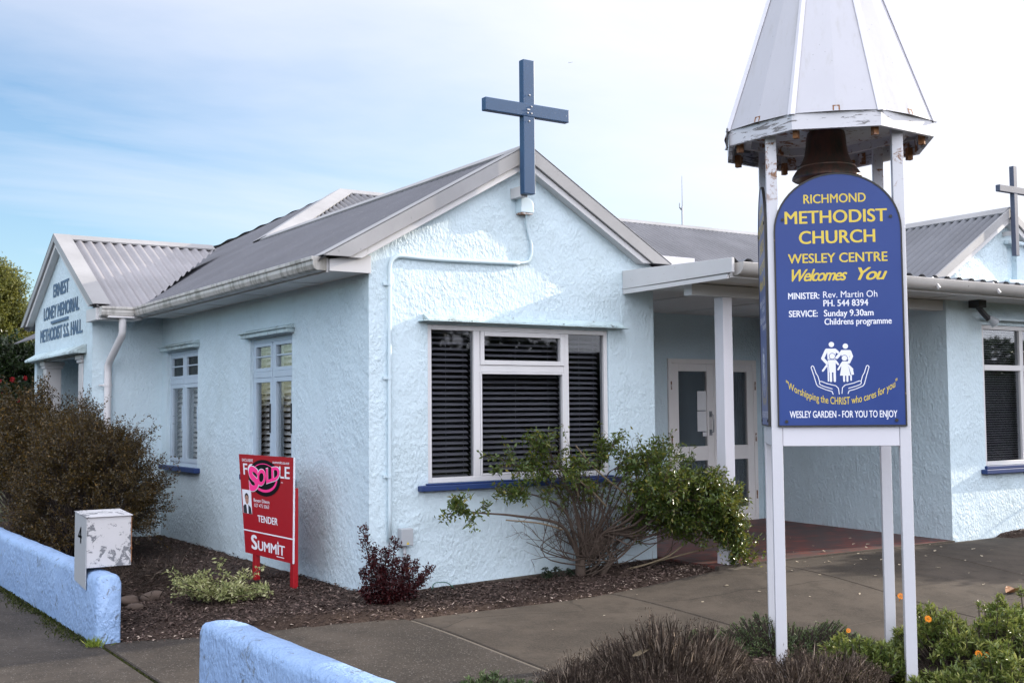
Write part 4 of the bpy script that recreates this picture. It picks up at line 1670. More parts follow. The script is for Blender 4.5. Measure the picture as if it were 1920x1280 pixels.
# strip of loose dark flashing at the left eave
mb = MB()
p = octp(0, R0 + 0.012, ZE + 0.05)
mb.obox(p, ux, uy, uz, 0.004, 0.02, 0.06)
tsub('loose_strip', mb, 'black_metal')

# the bell hangs inside
t = thing('bell', 'old weathered bronze bell hanging under the spire behind the blue board', 'bell', (CX, CY, 2.95))
prof = [(0.0, 0.255), (0.09, 0.255), (0.112, 0.24), (0.118, 0.20), (0.122, 0.14), (0.130, 0.08), (0.147, 0.03), (0.165, 0.0), (0.168, -0.012), (0.190, -0.045), (0.205, -0.075), (0.207, -0.092), (0.198, -0.10), (0.17, -0.09), (0.13, 0.0), (0.10, 0.2), (0.0, 0.235)]
mb = MB()
mb.lathe([(r * 1.06, z * 0.9) for r, z in prof], (CX, CY, 3.04), 48)
autosmooth(build('bell_body', mb, 'bell_bronze', t), 50)
mb = MB()
mb.lathe([(0.17, 0.000), (0.183, 0.002), (0.187, -0.010), (0.182, -0.020), (0.17, -0.02)], (CX, CY, 3.036), 48)
build('moulding', mb, 'bell_bronze', t, True)
mb = MB()
mb.tube([tp(0, 0, 3.2), tp(0, 0, 3.02), tp(0, 0, 2.97)], [0.008, 0.012, 0.03], 10)
build('clapper', mb, 'black_metal', t)

# ------------------------------------------------------------------ the notice boards
def board_outline(n=26):
    pts = [(-0.372, 1.364), (0.386, 1.364), (0.386, 2.56)]
    for k in range(1, n):
        a = math.pi * k / n
        pts.append((0.007 + 0.379 * math.cos(a), 2.56 + 0.352 * math.sin(a)))
    return pts + [(-0.372, 2.56)]


def make_board(name, label, origin, U, Nn, group):
    """origin: foot point at z=0 below the middle of the board; U along the board; Nn outwards"""
    t = thing(name, label, 'sign', (origin[0], origin[1], 1.364), group)
    U, Nn, O = Vector(U), Vector(Nn), Vector(origin)

    def mp3(u, v, l):
        return O + U * u + Vector((0, 0, v)) + Nn * (0.0012 + l)
    out = board_outline()
    cx_, cy_ = 0.007, 2.1
    mb = MB()
    inner = [(cx_ + (a - cx_) * 0.976, cy_ + (b - cy_) * 0.9885) for a, b in out]
    mb.prism([O + U * a + Vector((0, 0, b)) - Nn * 0.012 for a, b in inner], Nn * 0.0125)
    build('panel', mb, 'board_blue', t)
    mb = MB()
    n = len(out)
    ring = [O + U * a + Vector((0, 0, b)) + Nn * 0.004 for a, b in out] + [O + U * a + Vector((0, 0, b)) + Nn * 0.004 for a, b in inner]
    back = [p - Nn * 0.018 for p in ring]
    mb.add(ring + back, [(i, (i + 1) % n, (i + 1) % n + n, i + n) for i in range(n)] + [(i, i + 2 * n, (i + 1) % n + 2 * n, (i + 1) % n) for i in range(n)] + [(i + n, (i + 1) % n + n, (i + 1) % n + 3 * n, i + 3 * n) for i in range(n)] + [(i + 2 * n, i + 3 * n, (i + 1) % n + 3 * n, (i + 1) % n + 2 * n) for i in range(n)])
    build('edging', mb, 'dark_edge', t)
    for (u, v) in ((-0.318, 2.632), (0.322, 2.632), (-0.32, 1.395), (0.325, 1.40)):
        mb = MB()
        a = mp3(u, v, 0)
        mb.tube([a, a + Nn * 0.006], 0.010, 12)
        build('bolt', mb, 'dark_edge', t)
    Y, Wt = 'yellow_letter', 'white_letter'
    rows = [
        (Y, 'RICHMOND', -0.190, 0.180, 2.727, 0.054, 0.018, 0), (Y, 'METHODIST', -0.305, 0.302, 2.604, 0.076, 0.022, 0),
        (Y, 'CHURCH', -0.222, 0.230, 2.479, 0.077, 0.022, 0), (Y, 'WESLEY CENTRE', -0.290, 0.298, 2.361, 0.056, 0.020, 0),
        (Wt, 'MINISTER:', -0.294, -0.108, 2.141, 0.038, 0.025, 0), (Wt, 'Rev. Martin Oh', -0.086, 0.233, 2.145, 0.039, 0.004, 0),
        (Wt, 'PH. 544 8394', -0.086, 0.178, 2.093, 0.038, 0.022, 0), (Wt, 'SERVICE:', -0.292, -0.120, 2.032, 0.038, 0.025, 0),
        (Wt, 'Sunday 9.30am', -0.084, 0.208, 2.032, 0.038, 0.022, 0), (Wt, 'Childrens programme', -0.082, 0.312, 1.981, 0.037, 0.022, 0),
        (Wt, 'WESLEY GARDEN - FOR YOU TO ENJOY', -0.300, 0.330, 1.418, 0.040, 0.022, 0)]
    for mat, body, u0, u1, v0, cp, bold, sh in rows:
        mb = MB()
        lay(mb, body, u0, u1, v0, cp, mp3, bold, sh)
        build('lettering', mb, mat, t)
    mb = MB()                                           # script line: slanted and rounded
    lay(mb, 'Welcomes', -0.270, 0.060, 2.250, 0.072, mp3, 0.024, 0.42, spacing=0.86)
    build('lettering', mb, Y, t)
    mb = MB()
    lay(mb, 'You', 0.120, 0.295, 2.250, 0.074, mp3, 0.024, 0.42, spacing=0.9)
    build('lettering', mb, Y, t)
    mb = MB()
    lay(mb, '"Worshipping the CHRIST who cares for you"', -0.318, 0.335, 1.497, 0.043, mp3, 0.010, 0, bend=lambda u: 1.02 * (u - 0.005) ** 2)
    build('lettering', mb, Y, t)
    # emblem: a family held in two hands
    em = MB()
    dk = MB()

    def q(x, y):
        pxx, pyy = 1450 + x / 5.819, 600 + y / 5.819
        return ((pxx - 1578) * 0.00312, 1.367 + (796.8 - pyy - 0.0167 * (pxx - 1582)) * 0.003265)
    k = 0.00312 / 5.819

    def D(mbx, x, y, r, l):
        c = q(x, y)
        disc(mbx, c, r * k, r * k, mp3, l, 24)

    def S(mbx, pts, w, l):
        stroke(mbx, [q(a, b) for a, b in pts], w * k, mp3, l)

    def Pg(mbx, pts, l):
        flatpoly(mbx, [q(a, b) for a, b in pts], mp3, l)
    D(em, 662, 268, 30, 0.0004)
    D(em, 815, 286, 30, 0.0004)
    Pg(em, [(600, 313), (702, 313), (712, 330), (700, 432), (616, 432), (612, 330)], 0.0004)
    S(em, [(606, 330), (562, 420), (612, 472)], 34, 0.0005)
    S(em, [(700, 326), (730, 352)], 30, 0.0005)
    Pg(em, [(768, 328), (864, 328), (868, 345), (852, 430), (778, 430), (762, 345)], 0.0004)
    S(em, [(778, 344), (718, 410)], 32, 0.0005)
    S(em, [(862, 344), (880, 395), (848, 462)], 32, 0.0005)
    S(em, [(606, 495), (562, 552)], 22, 0.0005)
    Pg(em, [(613, 500), (628, 500), (628, 670), (613, 668)], 0.0005)
    D(dk, 668, 395, 37, 0.0009)
    D(dk, 802, 415, 36, 0.0009)
    D(em, 668, 395, 31, 0.0013)
    D(em, 802, 415, 30, 0.0013)
    Pg(dk, [(616, 428), (712, 428), (712, 560), (628, 570)], 0.0009)
    Pg(em, [(618, 435), (704, 435), (704, 570), (632, 570)], 0.0013)
    S(em, [(702, 444), (730, 482)], 22, 0.0014)
    S(em, [(648, 565), (648, 662)], 26, 0.0014)
    S(em, [(690, 565), (690, 662)], 26, 0.0014)
    Pg(em, [(774, 450), (832, 450), (864, 604), (748, 604)], 0.0013)
    S(em, [(774, 468), (730, 538)], 20, 0.0014)
    Pg(em, [(838, 482), (890, 530), (902, 592), (872, 596)], 0.0013)
    S(em, [(842, 490), (886, 534)], 18, 0.0014)
    S(em, [(792, 604), (792, 662)], 22, 0.0014)
    S(em, [(828, 604), (828, 662)], 22, 0.0014)
    S(em, [(868, 604), (868, 652)], 18, 0.0014)
    hand = [(668, 805), (656, 775), (590, 757), (505, 722), (488, 700), (465, 620), (433, 520), (438, 506), (450, 500), (462, 510), (485, 580), (505, 610), (522, 668), (545, 668), (600, 690), (700, 714), (728, 742), (735, 805)]
    thumb = [(524, 668), (520, 690), (532, 706), (580, 725), (660, 748)]
    for fx in (lambda x, y: (x, y), lambda x, y: (1500 - x, y - 8)):
        S(em, [fx(*a) for a in hand], 9, 0.0005)
        S(em, [fx(*a) for a in thumb], 9, 0.0005)
    build('emblem', em, Wt, t)
    build('emblem_outline', dk, 'board_blue', t)
    return t


make_board('notice_board', 'blue arched church notice board with yellow lettering facing the street', TC + ux * 0 - uy * (HS + 0.046), ux, -uy, None)
make_board('notice_board', 'blue arched notice board seen edge-on at the left of the bell stand', TC - ux * (HS + 0.046), -uy, -ux, None)

# ------------------------------------------------------------------ red for-sale sign
P_TL, P_TR, P_BR, P_BL = [Vector(p) for p in ((-0.465, 1.710, 1.103), (-0.362, 0.682, 1.097), (-0.363, 0.693, 0.214), (-0.451, 1.567, 0.232))]
nsg = (P_TR - P_TL).cross(P_BL - P_TL).normalized()
if nsg.x > 0:
    nsg = -nsg


def red_map(s, tt, l):
    """s: 0..1 left to right; tt: minus the fraction down from the top edge"""
    d = -tt
    a = P_TL.lerp(P_TR, s)
    b = P_BL.lerp(P_BR, s)
    return a.lerp(b, d) + nsg * (0.004 + l)


def sf(s):           # picture fraction -> fraction on the board (right side is nearer)
    return s * 0.9 / (s * 0.9 + (1 - s))


t = thing('sale_sign', 'red real estate board with a pink SOLD sticker standing in the mulch', 'sign', (-0.40, 1.1, -0.03))
mb = MB()
mb.prism([P_TL, P_TR, P_BR, P_BL], nsg * 0.003)
build('panel', mb, 'red_paint', t)
mb = MB()
e = (P_TR - P_TL).normalized()
mb.prism([P_TR + e * 0.001 + nsg * 0.004, P_TR + e * 0.012 + nsg * 0.004, P_BR + e * 0.012 + nsg * 0.004, P_BR + e * 0.001 + nsg * 0.004], -nsg * 0.012)
build('edging', mb, 'white_letter', t)
for (x, y, zt) in ((-0.352, 0.722, 0.84), (-0.422, 1.41, 0.9)):
    mb = MB()
    mb.obox((x + 0.012, y, (zt - 0.25) / 2), (1, 0, 0), (0, 1, 0), (0, 0, 1), 0.022, 0.036, (zt + 0.25) / 2)
    build('post', mb, 'red_paint', t, bevel=0.003)
mb = MB()
lay(mb, 'EXCLUSIVE', sf(0.065), sf(0.29), -0.072, 0.028, red_map, 0.02)
lay(mb, 'summit.co.nz', sf(0.66), sf(0.935), -0.070, 0.028, red_map, 0.015)
lay(mb, 'FOR SALE', sf(0.08), sf(0.945), -0.206, 0.112, red_map, 0.02)
lay(mb, 'Bevan Dixon', sf(0.27), sf(0.585), -0.470, 0.034, red_map, 0.012)
lay(mb, '027 475 5063', sf(0.275), sf(0.575), -0.520, 0.034, red_map, 0.004)
lay(mb, 'TENDER', sf(0.335), sf(0.735), -0.665, 0.066, red_map, 0.028)
flatpoly(mb, [(0, -0.763), (1, -0.763), (1, -0.776), (0, -0.776)], red_map, 0.0004)
lay(mb, 'S', sf(0.165), sf(0.305), -0.945, 0.135, red_map, 0.045)
lay(mb, 'UMMIT', sf(0.315), sf(0.86), -0.945, 0.092, red_map, 0.03)
flatpoly(mb, [(sf(0.715), -0.845), (sf(0.75), -0.845), (sf(0.733), -0.815)], red_map, 0.0002)
stroke(mb, [(sf(0.70), -0.966), (sf(0.85), -0.966)], 0.008, red_map, 0.0002, False)
flatpoly(mb, [(sf(0.80), -0.245), (sf(0.835), -0.245), (sf(0.835), -0.25), (sf(0.80), -0.25)], red_map, 0.0002)
build('lettering', mb, 'white_letter', t)
mb = MB()
disc(mb, (sf(0.50), -0.222), 0.30, 0.180, red_map, 0.0020, 44)
st = build('sticker', mb, 'disc_black', t)


def rg(ru, rv, a):
    return (sf(0.50) + ru * math.cos(a), -0.222 + rv * math.sin(a))


mb = MB()
stroke(mb, [rg(0.235, 0.128, math.radians(a)) for a in range(-122, -5, 6)], 0.026, red_map, 0.0030)
build('ring', mb, 'pink_letter', st)
mb = MB()
stroke(mb, [rg(0.245, 0.140, math.radians(a)) for a in range(38, 146, 6)], 0.008, red_map, 0.0030)
build('ring', mb, 'pink_letter', st)


def sold(mb, bold, lift, grow_=0.0):
    for body, sa_, sb_, b0_, b1_, t0_, t1_ in (('S', 0.205, 0.40, -0.385, -0.335, -0.098, -0.135), ('OLD', 0.375, 0.79, -0.318, -0.215, -0.150, -0.088)):
        v, f = text2d(body, bold)
        lo, hi = v[:, 1].min(), v[:, 1].max()
        x0_, x1_ = v[:, 0].min(), v[:, 0].max()
        pts = []
        for a, b in v:
            u = (a - x0_) / (x1_ - x0_)
            w = (b - lo) / (hi - lo)
            s_ = sa_ - grow_ + u * (sb_ - sa_ + 2 * grow_)
            bot = b0_ + (b1_ - b0_) * u - grow_ * 0.7
            top = t0_ + (t1_ - t0_) * u + grow_ * 0.7
            pts.append(red_map(sf(s_), bot + (top - bot) * w, lift + (0.0004 if body == 'S' else 0)))
        mb.add(pts, f)


mb = MB()
sold(mb, 0.050, 0.0045, 0.010)
build('lettering', mb, 'white_letter', st)
mb = MB()
sold(mb, 0.040, 0.0062)
build('lettering', mb, 'pink_letter', st)
mb = MB()
flatpoly(mb, [(sf(0.025), -0.36), (sf(0.222), -0.36), (sf(0.222), -0.60), (sf(0.025), -0.60)], red_map, 0.0006)
pic = build('portrait', mb, 'white_letter', t)
mb = MB()
flatpoly(mb, [(0.03, -0.599), (0.03, -0.53), (0.06, -0.51), (0.14, -0.51), (0.185, -0.535), (0.198, -0.599)], red_map, 0.0012)
build('jacket', mb, 'ink', pic)
mb = MB()
flatpoly(mb, [(0.095, -0.505), (0.135, -0.505), (0.13, -0.599), (0.105, -0.599)], red_map, 0.0018)
build('shirt', mb, 'white_letter', pic)
mb = MB()
disc(mb, (0.112, -0.435), 0.040, 0.042, red_map, 0.0020, 20)
build('hair', mb, 'hair', pic)
mb = MB()
disc(mb, (0.114, -0.460), 0.034, 0.046, red_map, 0.0026, 20)
build('face', mb, 'skin', pic)
mb = MB()
for (s_, w_) in ((0.101, 0.008), (0.128, 0.008)):
    stroke(mb, [(s_ - w_, -0.447), (s_ + w_, -0.447)], 0.005, red_map, 0.0030, False)
stroke(mb, [(0.100, -0.483), (0.128, -0.483)], 0.004, red_map, 0.0030, False)
build('features', mb, 'hair', pic)


# ------------------------------------------------------------------ low walls and letter box
def low_wall(name, label, pts, w, z0, ztop, end_first):
    """rounded rendered wall along pts (centre line), lumpy surface"""
    P = [Vector((x, y, 0)) for x, y in pts]
    prof = [(-w / 2, z0), (-w / 2, z0 + 0.2), (-w / 2, ztop - 0.055), (-w / 2 + 0.012, ztop - 0.022), (-w / 2 + 0.035, ztop - 0.004), (0, ztop + 0.004), (w / 2 - 0.035, ztop - 0.004), (w / 2 - 0.012, ztop - 0.022), (w / 2, ztop - 0.055), (w / 2, z0 + 0.2), (w / 2, z0)]
    m = MB()
    n = len(prof)
    L = (P[1] - P[0]).length
    d = (P[1] - P[0]).normalized()
    nn = Vector((d.y, -d.x, 0))
    steps = int(L / 0.12)
    vs, fs = [], []
    ss_ = [0, 0.012, 0.035] + [L * i / steps for i in range(1, steps)] + [L]
    from mathutils import noise as mn
    for i, s in enumerate(ss_):
        sh = {0: 0.80, 1: 0.93, 2: 0.985}.get(i, 1.0)
        for (u, z) in prof:
            p = P[0] + d * s
            lump = 0.007 * mn.noise(Vector((p.x * 5 + u * 9, p.y * 5, z * 6))) + 0.006 * mn.noise(Vector((p.x * 14 + u * 20, p.y * 14, z * 14)))
            uu = u * (sh if i < 3 else 1)
            zz = z if z < z0 + 0.3 else z0 + (z - z0) * (1 - (1 - sh) * 0.12)
            q_ = p + nn * (uu + math.copysign(lump, u)) + Vector((0, 0, zz + (lump if z > ztop - 0.08 else 0)))
            vs.append(q_)
    for i in range(len(ss_) - 1):
        for k in range(n - 1):
            fs.append((i * n + k, i * n + k + 1, (i + 1) * n + k + 1, (i + 1) * n + k))
    fs.append(tuple(range(n)))
    fs.append(tuple(range((len(ss_) - 1) * n, len(ss_) * n))[::-1])
    m.add(vs, fs)
    o = build(name, m, 'fence_stucco')
    autosmooth(o, 50)
    return tag(o, label, 'wall')


low_wall('garden_wall', 'low bright blue rendered wall carrying the letter box at its end', [(-2.050, -0.085), (-2.20, 9.5)], 0.175, -0.25, 0.352, True)
low_wall('garden_wall', 'low bright blue rendered wall in the foreground right of the entrance gap', [(-1.955, -2.06), (-1.80, -9.5)], 0.215, -0.30, 0.325, True)

t = thing('letter_box', 'peeling pale grey metal letter box numbered 4 on the end of the blue wall', 'letter box', (-2.0, 0.3, 0.37))
mb = MB()
mb.box(-2.150, -1.835, 0.165, 0.50, 0.378, 0.735)
build('box_body', mb, 'letterbox_paint', t, bevel=0.004)
mb = MB()
mb.prism([(-2.16, 0.15, 0.737), (-1.828, 0.15, 0.737), (-1.828, 0.52, 0.757), (-2.16, 0.52, 0.757)], (0, 0, 0.006))
build('lid', mb, 'letterbox_paint', t, bevel=0.002)
mb = MB()
mb.prism([(-2.156, 0.16, 0.735), (-2.156, 0.505, 0.755), (-2.156, 0.505, 0.262), (-2.156, 0.16, 0.228)], (0.005, 0, 0))
build('side_plate', mb, 'plastic_grey', t)
mb = MB()
lay(mb, '4', -0.40, -0.28, 0.545, 0.115, lambda u, v, l: (-2.1575, -u, v), 0.02)
for i, v in enumerate(mb.v):
    pass
build('number', mb, 'ink_grey', t)
mb = MB()
mb.box(-1.838, -1.832, 0.163, 0.167, 0.40, 0.73)
mb.obox((-1.836, 0.162, 0.50), (1, 0, 0), (0, 1, 0), (0, 0, 1), 0.006, 0.005, 0.008)
build('hinge', mb, 'rust', t)

# ------------------------------------------------------------------ vegetation
def leaf_mesh(name, P, D, Nm, L, Wd, tint, mat, parent=None, fold=0.25, six=False):
    """folded diamond leaves from arrays (n,3)"""
    P, D, Nm = np.asarray(P, float), np.asarray(D, float), np.asarray(Nm, float)
    n = len(P)
    D = D / (np.linalg.norm(D, axis=1, keepdims=True) + 1e-9)
    S = np.cross(D, Nm)
    S /= (np.linalg.norm(S, axis=1, keepdims=True) + 1e-9)
    Nn = np.cross(S, D)
    L = np.broadcast_to(np.asarray(L, float), (n,))[:, None]
    Wd = np.broadcast_to(np.asarray(Wd, float), (n,))[:, None]
    a = P
    c = P + D * L - Nn * L * 0.12
    m = P + D * L * 0.45
    l = m + S * Wd / 2 + Nn * Wd * fold
    r = m - S * Wd / 2 + Nn * Wd * fold
    V = np.stack([a, r, c, l], 1).reshape(-1, 3)
    idx = np.arange(n)[:, None] * 4
    F = np.concatenate([idx + np.array([[0, 1, 2]]), idx + np.array([[0, 2, 3]])], 1).reshape(-1, 3)
    me = bpy.data.meshes.new(name)
    me.vertices.add(len(V))
    me.vertices.foreach_set('co', V.ravel())
    me.loops.add(F.size)
    me.loops.foreach_set('vertex_index', F.ravel().astype(np.int32))
    me.polygons.add(len(F))
    me.polygons.foreach_set('loop_start', np.arange(0, F.size, 3, dtype=np.int32))
    me.update(calc_edges=True)
    at = me.attributes.new('tint', 'FLOAT_COLOR', 'POINT')
    tc = np.ones((len(V), 4), dtype=np.float32)
    tc[:, 0] = np.repeat(np.clip(tint, 0, 1), 4)
    at.data.foreach_set('color', tc.ravel())
    me.validate()
    return link(name, me, mat, parent)


def unit(v):
    return v / (np.linalg.norm(v, axis=-1, keepdims=True) + 1e-9)


def grow(mb, p, d, length, r, depth, tips, segs=5, bend=0.25, up=0.05, split=(2, 3), spread=0.55, shrink=0.66, seg=5, along=0.0):
    """recursive branch; collects (point, direction) leaf sites into tips"""
    pts = [Vector(p)]
    dd = Vector(d).normalized()
    for i in range(segs):
        dd = (dd + Vector((rnd.gauss(0, bend), rnd.gauss(0, bend), rnd.gauss(0, bend) + up)) * 0.5).normalized()
        pts.append(pts[-1] + dd * (length / segs))
        if depth <= along:
            tips.append((pts[-1].copy(), dd.copy()))
    rs = [max(0.0012, r * (1 - 0.5 * i / segs)) for i in range(segs + 1)]
    mb.tube(pts, rs, seg, False)
    if depth <= 0:
        return
    for k in range(rnd.randint(*split)):
        i = rnd.randint(max(1, segs // 2), segs)
        q_ = pts[i]
        e = (dd + Vector((rnd.gauss(0, spread), rnd.gauss(0, spread), rnd.gauss(0, spread)))).normalized()
        grow(mb, q_, e, length * shrink * rnd.uniform(0.7, 1.15), r * 0.55, depth - 1, tips, max(3, segs - 1), bend, up, split, spread, shrink, max(3, seg - 1), along)


def rand_dirs(n):
    v = rng.normal(size=(n, 3))
    return unit(v)


def leaves_at(sites, per, rad, L, Wd, name, mat, parent, dirmix=0.6, upn=0.6, tintfn=None, lvar=0.35):
    P, D = [], []
    for (p, d) in sites:
        P.append(p)
        D.append(d)
    P = np.repeat(np.array([tuple(p) for p in P]), per, 0)
    D = np.repeat(np.array([tuple(d) for d in D]), per, 0)
    n = len(P)
    P = P + rng.normal(size=(n, 3)) * rad
    D = unit(D * (1 - dirmix) + rand_dirs(n) * dirmix)
    Nn = unit(rand_dirs(n) * (1 - upn) + np.array([0.15, -0.1, 1.0]) * upn)
    tint = rng.beta(1.6, 2.2, n) if tintfn is None else tintfn(P)
    return leaf_mesh(name, P, D, Nn, L * rng.uniform(1 - lvar, 1 + lvar, n), Wd * rng.uniform(1 - lvar, 1 + lvar, n), tint, mat, parent)


# -- sprawling green shrub by the front wall
SB = Vector((1.98, -0.20, -0.03))
t = thing('shrub', 'sprawling green glossy-leaved shrub with bare stems in front of the wall and porch', 'shrub', SB)
mb = MB()
tips = []
mb.tube([SB + Vector((-0.01, 0, -0.05)), SB + Vector((-0.02, 0, 0.08)), SB + Vector((-0.03, -0.01, 0.20))], [0.06, 0.048, 0.045], 8)
mb.tube([SB + Vector((0.12, -0.03, -0.05)), SB + Vector((0.22, -0.05, 0.10)), SB + Vector((0.30, -0.06, 0.2))], [0.04, 0.032, 0.03], 7)


def limb(pts, r0, r1, twigs, tlen, depth=1, tipw=0.45):
    P = smoothpath([SB + Vector(q_) for q_ in pts], 6)
    n = len(P)
    mb.tube(P, [r0 + (r1 - r0) * i / (n - 1) for i in range(n)], 6, False)
    for k in range(twigs):
        i = int(n * (tipw + (1 - tipw) * rnd.random() ** 0.8))
        i = min(n - 2, i)
        d = (P[i + 1] - P[i]).normalized()
        e = (d + Vector((rnd.gauss(0, 0.45), rnd.gauss(-0.1, 0.35), rnd.gauss(0.25, 0.4)))).normalized()
        grow(mb, P[i], e, tlen * rnd.uniform(0.6, 1.3), 0.005, depth, tips, 4, 0.25, 0.05, (2, 3), 0.6, 0.65, 4, 1)


# left sprays (long low bough, two upper boughs), right-hand dense mass
limb([(-0.02, 0, 0.15), (-0.25, -0.05, 0.50), (-0.75, -0.12, 0.62), (-1.20, -0.2, 0.68), (-1.38, -0.22, 0.72)], 0.018, 0.003, 9, 0.13, 1, 0.62)
limb([(-0.02, 0, 0.15), (-0.2, -0.05, 0.60), (-0.55, -0.1, 0.78), (-0.78, -0.12, 0.80)], 0.014, 0.003, 7, 0.12, 1, 0.75)
limb([(-0.02, 0, 0.15), (-0.2, 0, 0.7), (-0.5, -0.08, 1.0), (-0.9, -0.15, 1.05)], 0.014, 0.003, 9, 0.16, 1, 0.6)
limb([(0, 0, 0.15), (-0.1, 0, 0.75), (-0.35, -0.05, 1.10), (-0.6, -0.12, 1.16)], 0.014, 0.003, 8, 0.17, 1, 0.6)
for k in range(9):
    x = -0.4 + 0.14 * k
    limb([(0.0, -0.01, 0.18), (x * 0.3 + 0.05, -0.05, 0.55), (x * 0.7, -0.1, 0.92), (x, -0.15 + rnd.gauss(0, 0.06), 1.03 + rnd.gauss(0, 0.08))], 0.012, 0.003, 7, 0.19, 1, 0.76)
for k in range(26):
    x = 0.40 + 0.72 * rnd.random()
    z = 0.83 - 0.22 * abs(x - 0.70) + rnd.gauss(0, 0.05) - 0.36 * rnd.random() ** 1.6
    limb([(0.05, -0.02, 0.15), (x * 0.30, -0.1, 0.40), (x * 0.66, -0.26, z * 0.72), (x, -0.36 - 0.3 * max(0, x - 0.7) + rnd.gauss(0, 0.10), z)], 0.013, 0.003, 13, 0.20, 1, 0.74)
for k in range(9):
    x = 0.95 + 0.34 * (k / 8)
    z = 0.68 - 0.48 * (k / 8) ** 1.3 + rnd.gauss(0, 0.04)
    limb([(0.1, -0.02, 0.18), (0.5, -0.3, 0.50), (0.85, -0.5, 0.70), (x, -0.62 + rnd.gauss(0, 0.06), z)], 0.010, 0.003, 10, 0.15, 1, 0.78)
# long thin shoots standing out of the top and left
for k in range(16):
    x = rnd.uniform(-0.7, 0.5)
    e = Vector((x + rnd.uniform(-0.35, 0.05), -0.15 + rnd.gauss(0, 0.06), rnd.uniform(1.1, 1.36)))
    P = smoothpath([SB + Vector((x * 0.6, -0.1, 0.8)), SB + Vector((x, -0.12, 1.02)), SB + e], 5)
    mb.tube(P, [0.003 - 0.0018 * i / (len(P) - 1) for i in range(len(P))], 4, False)
    for p_ in P[5:]:
        if rnd.random() < 0.35:
            tips.append((p_, Vector((rnd.gauss(0, 1), rnd.gauss(0, 1), rnd.gauss(0.3, 1))).normalized()))
# bare inner stems
for k in range(62):
    a = rnd.uniform(-0.7, 1.6)
    top_ = Vector((a * rnd.uniform(0.4, 0.9), -0.1 + rnd.gauss(0, 0.10), rnd.uniform(0.35, 0.95)))
    b0 = SB + Vector((rnd.choice((0.0, 0.0, 0.25)) + rnd.uniform(-0.04, 0.12), rnd.gauss(-0.03, 0.03), rnd.uniform(0.02, 0.3)))
    mid = b0.lerp(SB + top_, rnd.uniform(0.35, 0.65)) + Vector((rnd.gauss(0, 0.13), rnd.gauss(0, 0.08), -0.06 + rnd.gauss(0, 0.08)))
    P = smoothpath([b0, mid, SB + top_], 5)
    mb.tube(P, [0.0075 - 0.005 * i / (len(P) - 1) for i in range(len(P))], 4, False)
    d = (P[-1] - P[-3]).normalized()
    for q_ in range(4):
        grow(mb, P[rnd.randint(3, len(P) - 1)], (d + Vector((rnd.gauss(0, .5), rnd.gauss(0, .3), rnd.gauss(0, .5)))), 0.22, 0.0035, 1, [], 4, 0.25, 0.03, (1, 3), 0.6, 0.7, 3, -1)
build('stems', mb, 'bark', t, True)
leaves_at(tips, 5, 0.020, 0.042, 0.018, 'leaves', 'leaf_escallonia', t, 0.75, 0.5, lambda P: np.clip(rng.beta(1.8, 2.6, len(P)) + 0.30 * (rng.random(len(P)) < 0.10), 0, 1))
mb = MB()
for pts in ([(-0.15, -0.12, 1.2), (0.05, -0.15, 0.98), (0.35, -0.2, 0.75)], [(-0.25, -0.2, 0.95), (-0.05, -0.22, 0.8), (0.12, -0.2, 0.66)], [(-0.9, -0.16, 0.60), (-0.55, -0.15, 0.55), (-0.3, -0.12, 0.48)],
            [(0.3, -0.1, 0.06), (0.75, -0.3, 0.2), (1.05, -0.32, 0.42)], [(0.35, -0.12, 0.08), (1.0, -0.35, 0.22), (1.4, -0.3, 0.26)], [(-0.4, -0.15, 1.05), (-0.2, -0.15, 0.9), (-0.12, -0.12, 0.75)], [(0.3, -0.22, 1.05), (0.4, -0.2, 0.85), (0.35, -0.2, 0.6)]):
    P = smoothpath([SB + Vector(q_) for q_ in pts], 6)
    mb.tube(P, [0.006 + 0.004 * i / len(P) for i in range(len(P))], 5, False)
build('pale_branch', mb, 'bark_pale', t, True)

# -- dark red shrub at the corner
RB_ = Vector((-0.02, -0.34, -0.04))
t = thing('shrub', 'dark maroon shrub with upright spires at the corner of the building', 'shrub', RB_)
mb = MB()
tips = []
axes = [((-0.20, 0.0, 0.62), 1.0), ((-0.08, 0.03, 0.46), 0.9), ((-0.14, -0.04, 0.40), 0.8), ((0.02, 0.05, 0.44), 0.8), ((0.09, 0.02, 0.52), 0.9), ((0.06, -0.06, 0.36), 0.9), ((-0.10, -0.1, 0.26), 0.9), ((0.15, -0.04, 0.30), 0.8),
        ((0.26, 0.0, 0.32), 0.8), ((0.40, 0.02, 0.27), 0.8), ((0.30, -0.04, 0.22), 0.8), ((-0.18, 0.05, 0.3), 0.8), ((-0.2, 0.0, 0.16), 0.7), ((0.16, -0.08, 0.16), 0.8), ((-0.02, -0.12, 0.2), 0.9), ((0.0, 0.08, 0.3), 0.9), ((0.20, 0.03, 0.36), 0.8)]
for (e, s_) in axes:
    P = smoothpath([RB_ + Vector((rnd.gauss(0, .01), rnd.gauss(0, .01), 0)), RB_ + Vector(e) * 0.5 + Vector((e[0] * 0.12, e[1] * 0.1, -0.02)), RB_ + Vector(e)], 7)
    mb.tube(P, [0.007 * (1 - 0.7 * i / len(P)) for i in range(len(P))], 5, False)
    for i, p in enumerate(P):
        f = i / (len(P) - 1)
        if f < 0.12:
            continue
        rr = 0.075 * (1 - 0.72 * f) * s_ + 0.012
        for k in range(15 if f < 0.9 else 9):
            v = Vector((rnd.gauss(0, 1), rnd.gauss(0, 1), rnd.gauss(0, 0.7)))
            v.normalize()
            tips.append((p + v * rr * rnd.random() ** 0.4, (v + Vector((0, 0, 0.8))).normalized()))
build('stems', mb, 'bark_dark', t, True)
leaves_at(tips, 3, 0.010, 0.023, 0.013, 'leaves', 'leaf_red', t, 0.6, 0.35)

